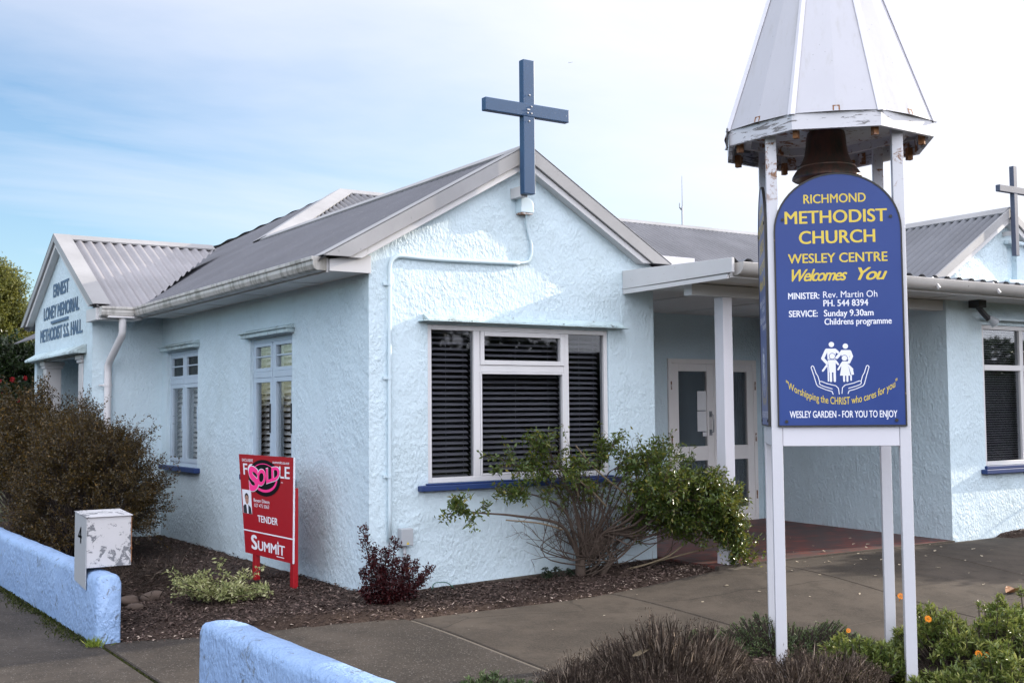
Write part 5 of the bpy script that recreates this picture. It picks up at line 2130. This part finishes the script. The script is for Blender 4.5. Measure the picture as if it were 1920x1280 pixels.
# -- variegated shrub
VB = Vector((-0.99, 0.72, -0.06))
t = thing('shrub', 'low cream and green variegated shrub below the red sign', 'shrub', VB)
mb = MB()
tips = []
cr, cf = Vector((0.837, -0.547, 0)), Vector((0.547, 0.836, 0))
for k in range(62):
    a = rnd.uniform(-1, 1)
    e = cr * (0.40 * a) + cf * rnd.gauss(0, 0.12) + Vector((0, 0, 0.24 * (1 - 0.5 * abs(a)) * rnd.uniform(0.25, 1.1) + 0.03))
    if k == 0:
        e = cr * 0.02 + Vector((0, 0, 0.35))
    if k == 1:
        e = cr * 0.36 + Vector((0, 0, 0.29))
    if k == 2:
        e = cr * 0.39 + Vector((0, 0, 0.12))
    if k in (3, 4):
        e = cr * (-0.40 + 0.05 * (k - 3)) + Vector((0, 0, 0.25))
    P = smoothpath([VB, VB + e * 0.55 + Vector((0, 0, 0.02)), VB + e], 5)
    mb.tube(P, [0.004] * len(P), 4, False)
    for p in P[3:]:
        for q_ in range(4):
            v = Vector((rnd.gauss(0, 1), rnd.gauss(0, 1), rnd.gauss(0, 0.8) + 0.3)).normalized()
            tips.append((p + v * 0.022 * rnd.random(), v))
build('stems', mb, 'bark', t, True)
leaves_at(tips, 2, 0.010, 0.034, 0.014, 'leaves', 'leaf_variegated', t, 0.4, 0.4, lambda P: rng.beta(1.3, 1.2, len(P)))

# -- big bronze bush behind the left wall
def dome_bush(name, label, cat, c, rad, nb, mat, leafL, leafW, per, spread_len=0.25, bark='bark_dark', zmin=0.0, extra=None, depth=2):
    t = thing(name, label, cat, (c[0], c[1], -0.06))
    mb_ = MB()
    tips_ = []
    C0 = Vector(c)
    for k in range(nb):
        while True:
            v = Vector((rnd.gauss(0, 1), rnd.gauss(0, 1), rnd.gauss(0.35, 0.8))).normalized()
            if v.z > zmin:
                break
        f = rnd.uniform(0.60, 1.0) * (1 + 0.13 * math.sin(3.1 * v.x + 2.0) * math.sin(4.0 * v.y + 1) + rnd.gauss(0, 0.04))
        e = Vector((v.x * rad[0] * f, v.y * rad[1] * f, v.z * rad[2] * f))
        root = Vector((c[0] + rnd.gauss(0, 0.08), c[1] + rnd.gauss(0, 0.12), -0.06))
        P = smoothpath([root, root.lerp(C0 + e, 0.5) + Vector((0, 0, 0.05)), C0 + e], 4)
        mb_.tube(P, [0.010 * (1 - 0.7 * i / len(P)) for i in range(len(P))], 4, False)
        d = (e.normalized() + Vector((0, 0, 0.45))).normalized()
        for j in range(3):
            grow(mb_, P[-2].lerp(P[-1], rnd.random()), (d + Vector((rnd.gauss(0, 0.3), rnd.gauss(0, 0.3), rnd.gauss(0, 0.3)))), spread_len * rnd.uniform(0.5, 1.2), 0.0032, depth - 1, tips_, 5, 0.16, 0.03, (2, 3), 0.42, 0.75, 3, 1)
    build('stems', mb_, bark, t, True)
    leaves_at(tips_, per, 0.012, leafL, leafW, 'leaves', mat, t, 0.6, 0.35, extra)
    return t


dome_bush('shrub', 'large feathery bronze brown bush behind the wall with the letter box', 'shrub', (-1.20, 4.30, 0.50), (0.56, 1.15, 0.88), 460, 'leaf_bronze', 0.026, 0.012, 4, 0.26, zmin=-0.42)
dome_bush('shrub', 'bronze bush at the left edge further along the blue wall', 'shrub', (-1.30, 6.7, 0.62), (0.60, 1.8, 0.95), 280, 'leaf_bronze', 0.034, 0.016, 4, 0.30)

dome_bush('shrub', 'dense dark shrub beyond the right edge shading the wing wall', 'shrub', (10.2, -2.3, 0.75), (0.9, 0.8, 1.05), 200, 'leaf_dark', 0.07, 0.04, 4, 0.3)

# -- small dark plant against the front wall
SP = Vector((1.74, -0.13, -0.03))
t = thing('plant', 'small dark green plant at the foot of the front wall', 'plant', SP)
mb = MB()
tips = []
for k in range(30):
    e = Vector((rnd.uniform(-0.17, 0.16), rnd.gauss(0, 0.04), rnd.uniform(0.03, 0.13)))
    mb.tube([SP, SP + e * 0.6, SP + e], 0.003, 4, False)
    for q_ in range(5):
        v = Vector((rnd.gauss(0, 1), rnd.gauss(0, 1), rnd.gauss(0.2, 0.8))).normalized()
        tips.append((SP + e + v * 0.012, v))
build('stems', mb, 'bark_dark', t)
leaves_at(tips, 3, 0.008, 0.022, 0.016, 'leaves', 'leaf_small', t, 0.6, 0.4)

# -- foreground: dead heather mound
def heather(name, label, c, rx, ry, h, n, mat, blade=(0.10, 0.003), per=1):
    t = thing(name, label, 'shrub', (c[0], c[1], -0.13))
    u = rng.uniform(0, 2 * np.pi, n)
    r = np.sqrt(rng.random(n))
    X, Yv = r * np.cos(u), r * np.sin(u)
    hz_ = h * (1 - 0.72 * r ** 2) * rng.uniform(0.62, 1.12, n) * (1 + 0.16 * np.sin(X * 7 + 1) * np.sin(Yv * 6))
    base = np.stack([c[0] + X * rx, c[1] + Yv * ry, np.full(n, -0.13)], 1)
    lean = np.stack([X * 0.55, Yv * 0.55, np.ones(n)], 1) + rng.normal(size=(n, 3)) * 0.20
    lean = unit(lean)
    top = base + lean * hz_[:, None]
    # stems as thin long blades
    s0 = base + (top - base) * rng.uniform(0.25, 0.7, n)[:, None]
    leaf_mesh('stems', s0, top - s0, rand_dirs(n), np.linalg.norm(top - s0, axis=1) * rng.uniform(0.9, 1.2, n), rng.uniform(0.003, 0.0058, n), np.where(rng.random(n) < 0.3, rng.uniform(0.75, 1.0, n), rng.uniform(0.05, 0.5, n)), mat, t, 0.4)
    m = n * 5
    k = rng.integers(0, n, m)
    f = rng.uniform(0.45, 1.0, m) ** 0.6
    P = base[k] + (top - base)[k] * f[:, None] + rng.normal(size=(m, 3)) * 0.008
    D = unit(lean[k] * 0.9 + rand_dirs(m) * 0.55)
    leaf_mesh('twigs', P, D, rand_dirs(m), rng.uniform(0.012, 0.030, m), rng.uniform(0.003, 0.006, m), np.clip(rng.beta(1.3, 2.6, m), 0, 1), mat, t, 0.3)
    m = n // 2
    k = rng.integers(0, n, m)
    leaf_mesh('foliage', top[k] + rng.normal(size=(m, 3)) * 0.004, rand_dirs(m), rand_dirs(m), rng.uniform(0.008, 0.015, m), rng.uniform(0.006, 0.011, m), rng.beta(1, 4, m), mat, t, 0.5)  # small dry seed heads at the stem tips
    return t


heather('shrub', 'dried brown heather mound in front of the path, the taller one', (0.36, -3.22), 0.50, 0.42, 0.36, 1900, 'leaf_heather')
heather('shrub', 'dried brown heather at the foot of the left white post', (0.90, -3.80), 0.55, 0.28, 0.22, 1300, 'leaf_heather')
heather('shrub', 'thin dry grey stalks at the bottom edge beside the green ground cover', (-0.25, -3.15), 0.22, 0.20, 0.22, 500, 'leaf_heather')


def mound(name, label, cat, c, rx, ry, h, nclump, per, L, Wd, mat, z0=-0.13, up=0.6, rot=0.0, tr=0.035, seed=0):
    t = thing(name, label, cat, (c[0], c[1], z0))
    P, D, Tn = [], [], []
    mb_ = MB()
    ca, sa = math.cos(rot), math.sin(rot)
    for k in range(nclump):
        a = rnd.uniform(0, 2 * math.pi)
        r = math.sqrt(rnd.random())
        x, y = r * math.cos(a) * rx, r * math.sin(a) * ry
        x, y = x * ca - y * sa, x * sa + y * ca
        z = h * (1 - 0.75 * r * r) * (0.75 + 0.35 * math.sin(9 * x + 3 + seed) * math.sin(8 * y + 1)) * rnd.uniform(0.55, 1.08)
        p = Vector((c[0] + x, c[1] + y, z0 + max(0.02, z)))
        base = Vector((c[0] + x * 0.6, c[1] + y * 0.6, z0))
        mb_.tube([base, base.lerp(p, 0.5), p], [0.004, 0.0035, 0.003], 4, False)
        d0 = (Vector((x * 1.2, y * 1.2, 0)) + Vector((rnd.gauss(0, 0.25), rnd.gauss(0, 0.25), up))).normalized()
        tb = rnd.betavariate(2, 2)
        for q_ in range(per):
            s_ = rnd.random()
            v = Vector((rnd.gauss(0, 1), rnd.gauss(0, 1), rnd.gauss(0, 1))).normalized()
            dd = (d0 * (0.35 + 0.7 * s_) + v * 0.8).normalized()
            P.append(tuple(p - d0 * tr * (1 - s_) + v * 0.003))
            D.append(tuple(dd))
            Tn.append(0.55 * tb + 0.45 * s_ + rnd.gauss(0, 0.1))
    build('stems', mb_, 'bark_dark', t)
    n = len(P)
    leaf_mesh('leaves', P, D, unit(rand_dirs(n) * 0.5 + np.array([0, 0, 0.7])), L * rng.uniform(0.65, 1.25, n), Wd * rng.uniform(0.7, 1.2, n), np.array(Tn), mat, t, 0.2)
    return t


mound('plant', 'grey-green creeping ground cover spreading behind the white posts', 'plant', (1.62, -2.92), 0.72, 0.36, 0.24, 900, 11, 0.019, 0.008, 'leaf_ground', rot=-0.6, tr=0.05)
mound('plant', 'small grey-green ground cover left of the white posts, beside the path', 'plant', (1.12, -2.86), 0.24, 0.22, 0.19, 230, 11, 0.019, 0.008, 'leaf_ground', rot=-0.3, tr=0.05)
g1 = mound('shrub', 'leafy green shrub with orange daisies at the right, around the right white post', 'shrub', (2.30, -3.92), 0.80, 0.46, 0.52, 620, 26, 0.044, 0.0125, 'leaf_gazania', z0=-0.2, rot=-0.58, tr=0.06, seed=2)
mound('shrub', 'low leafy green shrub at the bottom right edge in front of the right white post', 'shrub', (1.98, -4.36), 0.62, 0.26, 0.30, 330, 26, 0.044, 0.0125, 'leaf_gazania', z0=-0.22, rot=-0.58, tr=0.06, seed=5)
mound('shrub', 'tall leafy green shrub filling the right bottom corner by the path', 'shrub', (2.72, -4.05), 0.45, 0.34, 0.50, 330, 26, 0.044, 0.0125, 'leaf_gazania', z0=-0.2, rot=-0.58, tr=0.06, seed=4)
g2 = mound('shrub', 'leafy green shrub with one orange bud between the two white posts', 'shrub', (1.50, -3.66), 0.27, 0.26, 0.38, 190, 24, 0.042, 0.012, 'leaf_gazania', z0=-0.17, rot=-0.5, tr=0.06, seed=1)
mound('plant', 'bright green low leafy plant at the bottom edge left of the heather', 'plant', (-0.62, -2.98), 0.34, 0.16, 0.16, 170, 16, 0.028, 0.011, 'leaf_ground', rot=-0.6, tr=0.04)


def daisy(parent, c, d, r):
    m = MB()
    d = Vector(d).normalized()
    a = d.cross(Vector((0.2, 0.9, 0.1))).normalized()
    b = d.cross(a)
    c = Vector(c)
    for k in range(14):
        an = 2 * math.pi * k / 14
        e = a * math.cos(an) + b * math.sin(an)
        s_ = -a * math.sin(an) + b * math.cos(an)
        m.add([c + e * r * 0.2, c + e * r * 0.7 + s_ * r * 0.13 + d * r * 0.12, c + e * r + d * r * 0.05, c + e * r * 0.7 - s_ * r * 0.13 + d * r * 0.12], [(0, 1, 2, 3)])
    m.lathe([(0.0, r * 0.12), (r * 0.22, r * 0.06), (r * 0.25, 0)], c, 10)
    m.tube([c, c - d * 0.06], 0.002, 4)
    return build('flower', m, 'flower_orange', parent)


def cam_point(pxx, pyy, base):
    """point on the sight line of a photo pixel, above ground position base (used only while laying out)"""
    return base


for (p, d) in (((1.86, -3.69, 0.30), (-0.5, -0.6, 0.6)), ((1.83, -3.91, 0.195), (-0.4, -0.7, 0.5)), ((1.93, -4.18, 0.02), (-0.5, -0.7, 0.5)), ((1.97, -4.21, 0.01), (-0.2, -0.8, 0.5))):
    daisy(g1, p, d, 0.024)
daisy(g2, (1.36, -3.70, 0.145), (-0.5, -0.7, 0.4), 0.016)

# -- grass tuft and moss at the foot of the left wall
t = thing('grass_tuft', 'bright green grass tuft at the end of the blue wall', 'grass', (-2.14, -0.12, -0.12))
n = 130
base = np.array([-2.15, -0.11, -0.125]) + rng.normal(size=(n, 3)) * np.array([0.03, 0.035, 0.0])
d = unit(rng.normal(size=(n, 3)) * 0.5 + np.array([0, -0.2, 0.9]))
leaf_mesh('blades', base, d, rand_dirs(n), rng.uniform(0.03, 0.085, n), 0.005, rng.beta(2, 2, n), 'leaf_grass', t, 0.2)
n = 5200
yy = rng.uniform(-0.1, 6.5, n)
xx = -2.135 - 0.0158 * yy - np.abs(rng.normal(size=n)) * 0.06 * (0.5 + 0.9 * np.abs(np.sin(yy * 2.3)))
o = leaf_mesh('moss', np.stack([xx, yy, np.full(n, -0.124)], 1), unit(rand_dirs(n) * 0.7 + np.array([0, 0, 0.5])), rand_dirs(n), rng.uniform(0.01, 0.028, n), rng.uniform(0.005, 0.012, n), rng.beta(1.5, 2.5, n), 'leaf_moss')
tag(o, 'strip of moss and leaf litter along the foot of the left blue wall', 'moss', kind='stuff')
n = 700
yy = rng.uniform(-1.5, -0.15, n)
o = leaf_mesh('crack_weeds', np.stack([-2.105 + rng.normal(size=n) * 0.007, yy, np.full(n, -0.135)], 1), unit(rand_dirs(n) + np.array([0, 0, 0.4])), rand_dirs(n), rng.uniform(0.006, 0.016, n), 0.006, rng.beta(1.5, 1.5, n), 'leaf_moss')
tag(o, 'weeds and debris in the joint between footpath and entrance slab', 'weeds', kind='stuff')


# -- mulch chips
def chips(name, label, regions, dens, zf, size=(0.014, 0.042), tintf=None, edge=False):
    P = []
    for (x0_, x1_, y0_, y1_, k) in regions:
        m = int((x1_ - x0_) * (y1_ - y0_) * dens * k)
        xy = np.stack([rng.uniform(x0_, x1_, m), rng.uniform(y0_, y1_, m)], 1)
        P.append(xy)
    P = np.concatenate(P)
    if edge:
        ye = np.array([edge_y(x) for x in P[:, 0]])
        P = P[(P[:, 1] > ye - 0.05 * rng.random(len(P)) ** 2) | (P[:, 0] > 4)]
    Z = np.array([zf(x, y) for x, y in P]) + rng.uniform(0.0, 0.014, len(P))
    n_ = len(P)
    D = unit(np.concatenate([rng.normal(size=(n_, 2)), rng.normal(size=(n_, 1)) * 0.28], 1))
    Nn = unit(rand_dirs(n_) * 0.45 + np.array([0, 0, 1.0]))
    L = rng.uniform(*size, n_) * np.where(rng.random(n_) < 0.06, 1.7, 1.0)
    ti = rng.beta(1.2, 3.2, n_) if tintf is None else tintf(P)
    o_ = leaf_mesh(name, np.concatenate([P, Z[:, None]], 1), D, Nn, L, L * rng.uniform(0.25, 0.5, n_), ti, 'chip_mulch', None, 0.12)
    return tag(o_, label, 'mulch', kind='stuff')


def bed_tint(P):
    edge = np.exp(-((P[:, 1] - np.array([edge_y(x) for x in P[:, 0]])) / 0.16) ** 2)
    return np.clip(rng.beta(1.1, 3.4, len(P)) + edge * rng.random(len(P)) * 0.55, 0, 1)


chips('bark_mulch', 'dark bark mulch covering the bed along the church walls', [(-1.95, 0.0, -0.84, 1.6, 1.0), (0.0, 3.08, -0.86, -0.03, 1.15), (-1.9, 3.1, -0.90, -0.83, 0.35), (-1.95, 0.0, 1.6, 5.6, 0.45), (6.95, 8.6, -1.02, -0.82, 0.8)], 2600, lambda x, y: (max(mulch_z(x, y), gz(x, y) - 0.004) if y < 0 else mulch_z(x, y)) if x < 4 else 0.10 * sst(-1.02, -0.9, y) * sst(6.85, 7.3, x) + 0.02, tintf=bed_tint, edge=True)
chips('wood_mulch', 'pale wood chip mulch in the front garden around the white posts', [(-1.5, 3.3, -5.2, -2.66, 1.0)], 1500, mulch_z, tintf=lambda P: rng.beta(1.3, 1.9, len(P)))

# -- litter of fallen leaves on the path: separate small leaves
lm = MB()
lm.add([(0, 0, 0), (0.012, 0.011, 0.007), (0.03, 0.013, 0.004), (0.05, 0, 0.008), (0.03, -0.013, 0.005), (0.012, -0.011, 0.006)], [(0, 1, 2, 3), (0, 3, 4, 5)])
base_leaf = None
spots = [(3.9, -1.0), (4.1, -1.15), (4.35, -0.93), (4.5, -1.2), (4.75, -0.9), (3.55, -1.05), (3.7, -1.22), (3.45, -1.3), (5.0, -1.1), (5.2, -1.35), (4.6, -1.5), (4.2, -1.6), (3.95, -1.75), (5.5, -1.2), (5.75, -1.55), (6.1, -1.4), (4.9, -2.0), (5.4, -2.2), (3.2, -1.25), (2.6, -1.35), (2.1, -1.6), (1.2, -1.5), (0.6, -1.7), (2.9, -2.0), (3.6, -2.4), (4.3, -0.5), (4.8, -0.3), (5.2, -0.45), (4.0, -0.2), (3.7, -0.55), (5.6, -0.1), (5.1, 0.3), (4.4, 0.1), (4.6, -2.6), (5.9, -2.0), (1.5, -2.2)]
spots += [(rnd.uniform(0.2, 6.2), rnd.uniform(-2.6, -0.95)) for _ in range(12)] + [(rnd.uniform(3.3, 6.2), rnd.gauss(-0.95, 0.25)) for _ in range(14)]
for i, (x, y) in enumerate(spots):
    z = gz(x, y) if y < -0.83 else 0.082 + 0.0125 * (y + 0.8)
    if base_leaf is None:
        me = bpy.data.meshes.new('fallen_leaf')
        me.from_pydata(lm.v, [], lm.f)
        at = me.attributes.new('tint', 'FLOAT_COLOR', 'POINT')
        at.data.foreach_set('color', np.array([[0.8, 0, 0, 1]] * 6, dtype=np.float32).ravel())
        base_leaf = link('fallen_leaf', me, 'fallen_leaf_tan')
        tag(base_leaf, 'small dry pale leaf fallen on the path or porch floor', 'leaf', 'dry leaves fallen on the path')
        o = base_leaf
    else:
        o = base_leaf.copy()
        COL.objects.link(o)
    o.location = (x, y, z + 0.003)
    o.rotation_euler = (rnd.gauss(0, 0.15), rnd.gauss(0, 0.15), rnd.uniform(0, 6.28))
    s_ = rnd.uniform(0.4, 1.0)
    o.scale = (s_, s_, s_)
t = thing('dead_leaf', 'large curled brown leaf lying on the path at the right', 'leaf', (4.62, -2.62, 0.02))
mb = MB()
vs = []
for i in range(7):
    for j in range(5):
        u, v = i / 6 - 0.5, j / 4 - 0.5
        w = math.cos(u * 2.9)
        vs.append((4.62 + u * 0.17, -2.62 + v * 0.10 * w, gz(4.62, -2.62) + 0.008 + 0.05 * (2 * v) ** 2 * w + 0.03 * u * u))
mb.add(vs, [(i * 5 + j, i * 5 + j + 1, (i + 1) * 5 + j + 1, (i + 1) * 5 + j) for i in range(6) for j in range(4)])
build('blade', mb, 'rust', t, True)
mb = MB()
mb.tube([(4.70, -2.62, 0.03), (4.78, -2.60, 0.02)], 0.003, 5)
build('stalk', mb, 'bark', t)

# a pale broad leaf caught on the heather
mb = MB()
vs = []
for i in range(8):
    for j in range(3):
        u, v = i / 7, j / 2 - 0.5
        vs.append(Vector((0.02, -3.30, 0.10)) + Vector((0.837, -0.547, 0)) * (u * 0.10) + Vector((0, 0, 1)) * (u * 0.035 + v * 0.028 * math.sin(math.pi * min(1, u + 0.08))) + Vector((-0.55, -0.83, 0)) * (0.03 + 0.006 * (2 * v) ** 2))
mb.add(vs, [(i * 3 + j, i * 3 + j + 1, (i + 1) * 3 + j + 1, (i + 1) * 3 + j) for i in range(7) for j in range(2)])
tag(build('dead_leaf', mb, 'bark_pale', None, True), 'pale tan leaf caught on top of the brown heather', 'leaf')

# -- stones near the letter box, green hose loop
for i, (x, y, r, lab) in enumerate(((-1.55, 1.30, 0.075, 'brown stone in the mulch directly behind the letter box wall end'), (-1.32, 1.35, 0.085, 'flat wide brown stone lying furthest right of the three by the letter box'), (-1.58, 0.98, 0.055, 'smallest pale stone of the three in the mulch by the letter box'))):
    mb = MB()
    from mathutils import noise as mn
    pr = []
    segs, rings = 14, 8
    vs, fs = [], []
    for a in range(rings + 1):
        th = math.pi * a / rings
        for b in range(segs):
            ph = 2 * math.pi * b / segs
            v = Vector((math.sin(th) * math.cos(ph), math.sin(th) * math.sin(ph), math.cos(th)))
            k = 1 + 0.28 * mn.noise(v * 1.6 + Vector((i * 7, 0, 0)))
            vs.append((x + v.x * r * k * 1.3, y + v.y * r * k, -0.075 + r * 0.2 + v.z * r * k * 0.62))
    for a in range(rings):
        for b in range(segs):
            fs.append((a * segs + b, a * segs + (b + 1) % segs, (a + 1) * segs + (b + 1) % segs, (a + 1) * segs + b))
    mb.add(vs, fs)
    tag(build('stone', mb, 'rock', None, True), lab, 'stone')
mb = MB()
mb.tube(smoothpath([(0.53, -0.10, -0.05), (0.53, -0.09, 0.03), (0.56, -0.08, 0.065), (0.62, -0.08, 0.068), (0.68, -0.09, 0.055), (0.73, -0.10, 0.01), (0.77, -0.12, -0.03)]), 0.004, 6)
tag(build('hose', mb, 'hose_green', None, True), 'thin green hose looping out of the mulch at the front wall', 'hose')
# dry brush heap behind the letter box
t = thing('brush_heap', 'heap of dry brown twigs and grass under the bronze bush', 'brush', (-1.15, 1.9, -0.05))
n = 1500
b0 = np.stack([rng.normal(-1.10, 0.24, n), rng.normal(2.05, 0.40, n), np.full(n, -0.04)], 1)
hgt = 0.20 * np.exp(-((b0[:, 0] + 1.10) / 0.3) ** 2 - ((b0[:, 1] - 2.05) / 0.55) ** 2)
b0[:, 2] += hgt * rng.random(n)
leaf_mesh('twigs', b0, unit(rng.normal(size=(n, 3)) * np.array([1, 1, 0.45]) + np.array([0.2, -0.3, 0.25])), rand_dirs(n), rng.uniform(0.05, 0.16, n), 0.004, rng.beta(1.2, 3, n), 'leaf_heather', t, 0.3)

# ------------------------------------------------------------------ hedges across the two streets (they show in the windows)
def hedge(name, label, p0, p1, h, w, n):
    P0_, P1_ = np.array(p0), np.array(p1)
    d_ = (P1_ - P0_) / np.linalg.norm(P1_ - P0_)
    nn_ = np.array([d_[1], -d_[0]])
    t_ = rng.random(n)
    hh = h * (0.82 + 0.22 * np.sin(t_ * 31) * np.sin(t_ * 12 + 1))
    z = rng.random(n) * hh
    off = rng.choice([-1, 1], n) * w / 2 * rng.uniform(0.75, 1.0, n)
    topm = rng.random(n) < 0.2
    z = np.where(topm, hh, z)
    off = np.where(topm, rng.uniform(-w / 2, w / 2, n), off)
    xy = P0_ + t_[:, None] * (P1_ - P0_) + nn_ * off[:, None]
    o_ = leaf_mesh('foliage', np.concatenate([xy, z[:, None] - 0.3], 1), rand_dirs(n), rand_dirs(n), rng.uniform(0.35, 0.6, n), rng.uniform(0.2, 0.32, n), rng.beta(1.6, 2.4, n), 'leaf_dark')
    root = thing(name, label, 'hedge', (float(P0_[0]), float(P0_[1]), -0.3))
    o_.parent = root
    o_.matrix_parent_inverse = Matrix.Translation(-root.location)
    m = MB()
    a_, b_ = Vector((*P0_, -0.3)), Vector((*P1_, -0.3))
    nv = Vector((nn_[0], nn_[1], 0)) * w * 0.36
    m.prism([a_ - nv, a_ + nv, a_ + nv + Vector((0, 0, h * 0.72)), a_ - nv + Vector((0, 0, h * 0.72))], b_ - a_)
    build('branches', m, 'bark_dark', root)


hedge('hedge', 'tall dark hedge across the front street opposite the church', (-12, -24), (46, -24), 5.2, 2.0, 9000)
hedge('hedge', 'tall dark hedge across the side street opposite the church', (-19, -20), (-19, 40), 4.2, 2.0, 9000)

# ------------------------------------------------------------------ trees beyond the side entrance
def tree(name, label, c, h, rad, nb, mat, L, Wd, per, flowers=0, zc=0.6, conic=False):
    t = thing(name, label, 'tree', (c[0], c[1], -0.1))
    mb_ = MB()
    tips_ = []
    top_ = Vector((c[0], c[1], h))
    mb_.tube(smoothpath([(c[0], c[1], -0.2), (c[0] + 0.05, c[1], h * 0.4), (c[0], c[1] + 0.05, h * 0.85)], 5), [0.11 - 0.085 * i / 10 for i in range(11)], 8, False)
    for k in range(nb):
        f = rnd.random()
        z = h * (0.12 + 0.85 * f)
        rr = (1 - f) ** 0.75 * 0.95 + 0.07 if conic else math.sqrt(max(0.05, 1 - ((f - 0.45) / 0.6) ** 2))
        a = rnd.uniform(0, 2 * math.pi)
        q_ = rnd.uniform(0.55, 1.0)
        e = Vector((c[0] + math.cos(a) * rad * rr * q_, c[1] + math.sin(a) * rad * rr * q_, z + rnd.gauss(0, 0.1)))
        b0_ = Vector((c[0], c[1], z * 0.8))
        mb_.tube([b0_, b0_.lerp(e, 0.5) + Vector((0, 0, 0.06)), e], [0.02, 0.012, 0.006], 4, False)
        d = Vector((math.cos(a), math.sin(a), 0.7 if not conic else 1.2)).normalized()
        for j in range(4):
            grow(mb_, b0_.lerp(e, rnd.uniform(0.75, 1.0)), d + Vector((rnd.gauss(0, .35), rnd.gauss(0, .35), rnd.gauss(0, .35))), 0.34 * rnd.uniform(0.6, 1.2), 0.006, 1, tips_, 4, 0.2, 0.05, (2, 3), 0.5, 0.7, 3, 1)
    build('trunk', mb_, 'bark_dark', t, True)
    leaves_at(tips_, per, 0.04, L, Wd, 'crown', mat, t, 0.6, 0.35)
    for k in range(flowers):
        a = rnd.uniform(math.pi * 0.9, math.pi * 1.75)
        z = h * rnd.uniform(0.35, 0.8)
        p = Vector((c[0] + math.cos(a) * rad * 0.98, c[1] + math.sin(a) * rad * 0.98, z))
        m = MB()
        for ring_, (n_, r_, lift) in enumerate(((7, 0.05, 0.0), (5, 0.035, 0.012))):
            for q_ in range(n_):
                an = 2 * math.pi * q_ / n_ + ring_
                out_ = Vector((math.cos(a), math.sin(a), 0.15)).normalized()
                s1 = Vector((-math.sin(a), math.cos(a), 0))
                s2 = out_.cross(s1)
                ee = s1 * math.cos(an) + s2 * math.sin(an)
                pp = s1 * -math.sin(an) + s2 * math.cos(an)
                o_ = p + out_ * lift
                m.add([o_, o_ + ee * r_ * 0.6 + pp * r_ * 0.45 + out_ * 0.015, o_ + ee * r_ * 1.1 + out_ * 0.008, o_ + ee * r_ * 0.6 - pp * r_ * 0.45 + out_ * 0.015], [(0, 1, 2, 3)])
        build('flower', m, 'flower_red', t)
    return t


tree('tree', 'tall yellow-green feathery tree at the left edge beyond the side entrance', (-0.22, 16.4), 4.3, 1.1, 260, 'leaf_olive', 0.075, 0.024, 7, conic=True)
tree('camellia_tree', 'dark green camellia with red flowers at the left edge beside the side entrance', (-0.72, 13.6), 2.8, 0.88, 130, 'leaf_dark', 0.075, 0.040, 7, flowers=22)
tree('tree', 'dark bushy tree behind the camellia at the far left', (-1.9, 19.5), 3.4, 1.5, 110, 'leaf_dark', 0.09, 0.04, 4)

# ------------------------------------------------------------------ aeroplane far off
t = thing('aeroplane', 'tiny distant airliner high in the pale sky', 'aeroplane', (2911, 3964, 1497))
C0 = Vector((2911.0, 3964.0, 1497.0))
fx_ = (Vector((0.837, -0.547, 0)) + Vector((0, 0, 0.16))).normalized()
fy_ = Vector((0.5, 0.8, 0.25)).normalized()
fz_ = fx_.cross(fy_).normalized()
mb = MB()
mb.tube([C0 - fx_ * 11, C0 - fx_ * 8, C0 + fx_ * 8, C0 + fx_ * 11], [0.4, 1.3, 1.3, 0.3], 12)
build('fuselage', mb, 'aeroplane_paint', t, True)
mb = MB()
for s_ in (-1, 1):
    mb.prism([C0 + fx_ * 2, C0 - fx_ * 1.5, C0 - fx_ * 3.5 + fy_ * 11 * s_, C0 - fx_ * 2 + fy_ * 11 * s_], fz_ * 0.3)
    mb.prism([C0 - fx_ * 8.5, C0 - fx_ * 10.5, C0 - fx_ * 11.2 + fy_ * 4 * s_, C0 - fx_ * 10 + fy_ * 4 * s_], fz_ * 0.2)
build('wing', mb, 'aeroplane_paint', t)
mb = MB()
zz_ = Vector((0, 0, 1))
mb.prism([C0 - fx_ * 7.5, C0 - fx_ * 10.5, C0 - fx_ * 12 + zz_ * 4, C0 - fx_ * 10.5 + zz_ * 4], fy_ * 0.3)
build('tail_fin', mb, 'aeroplane_paint', t)
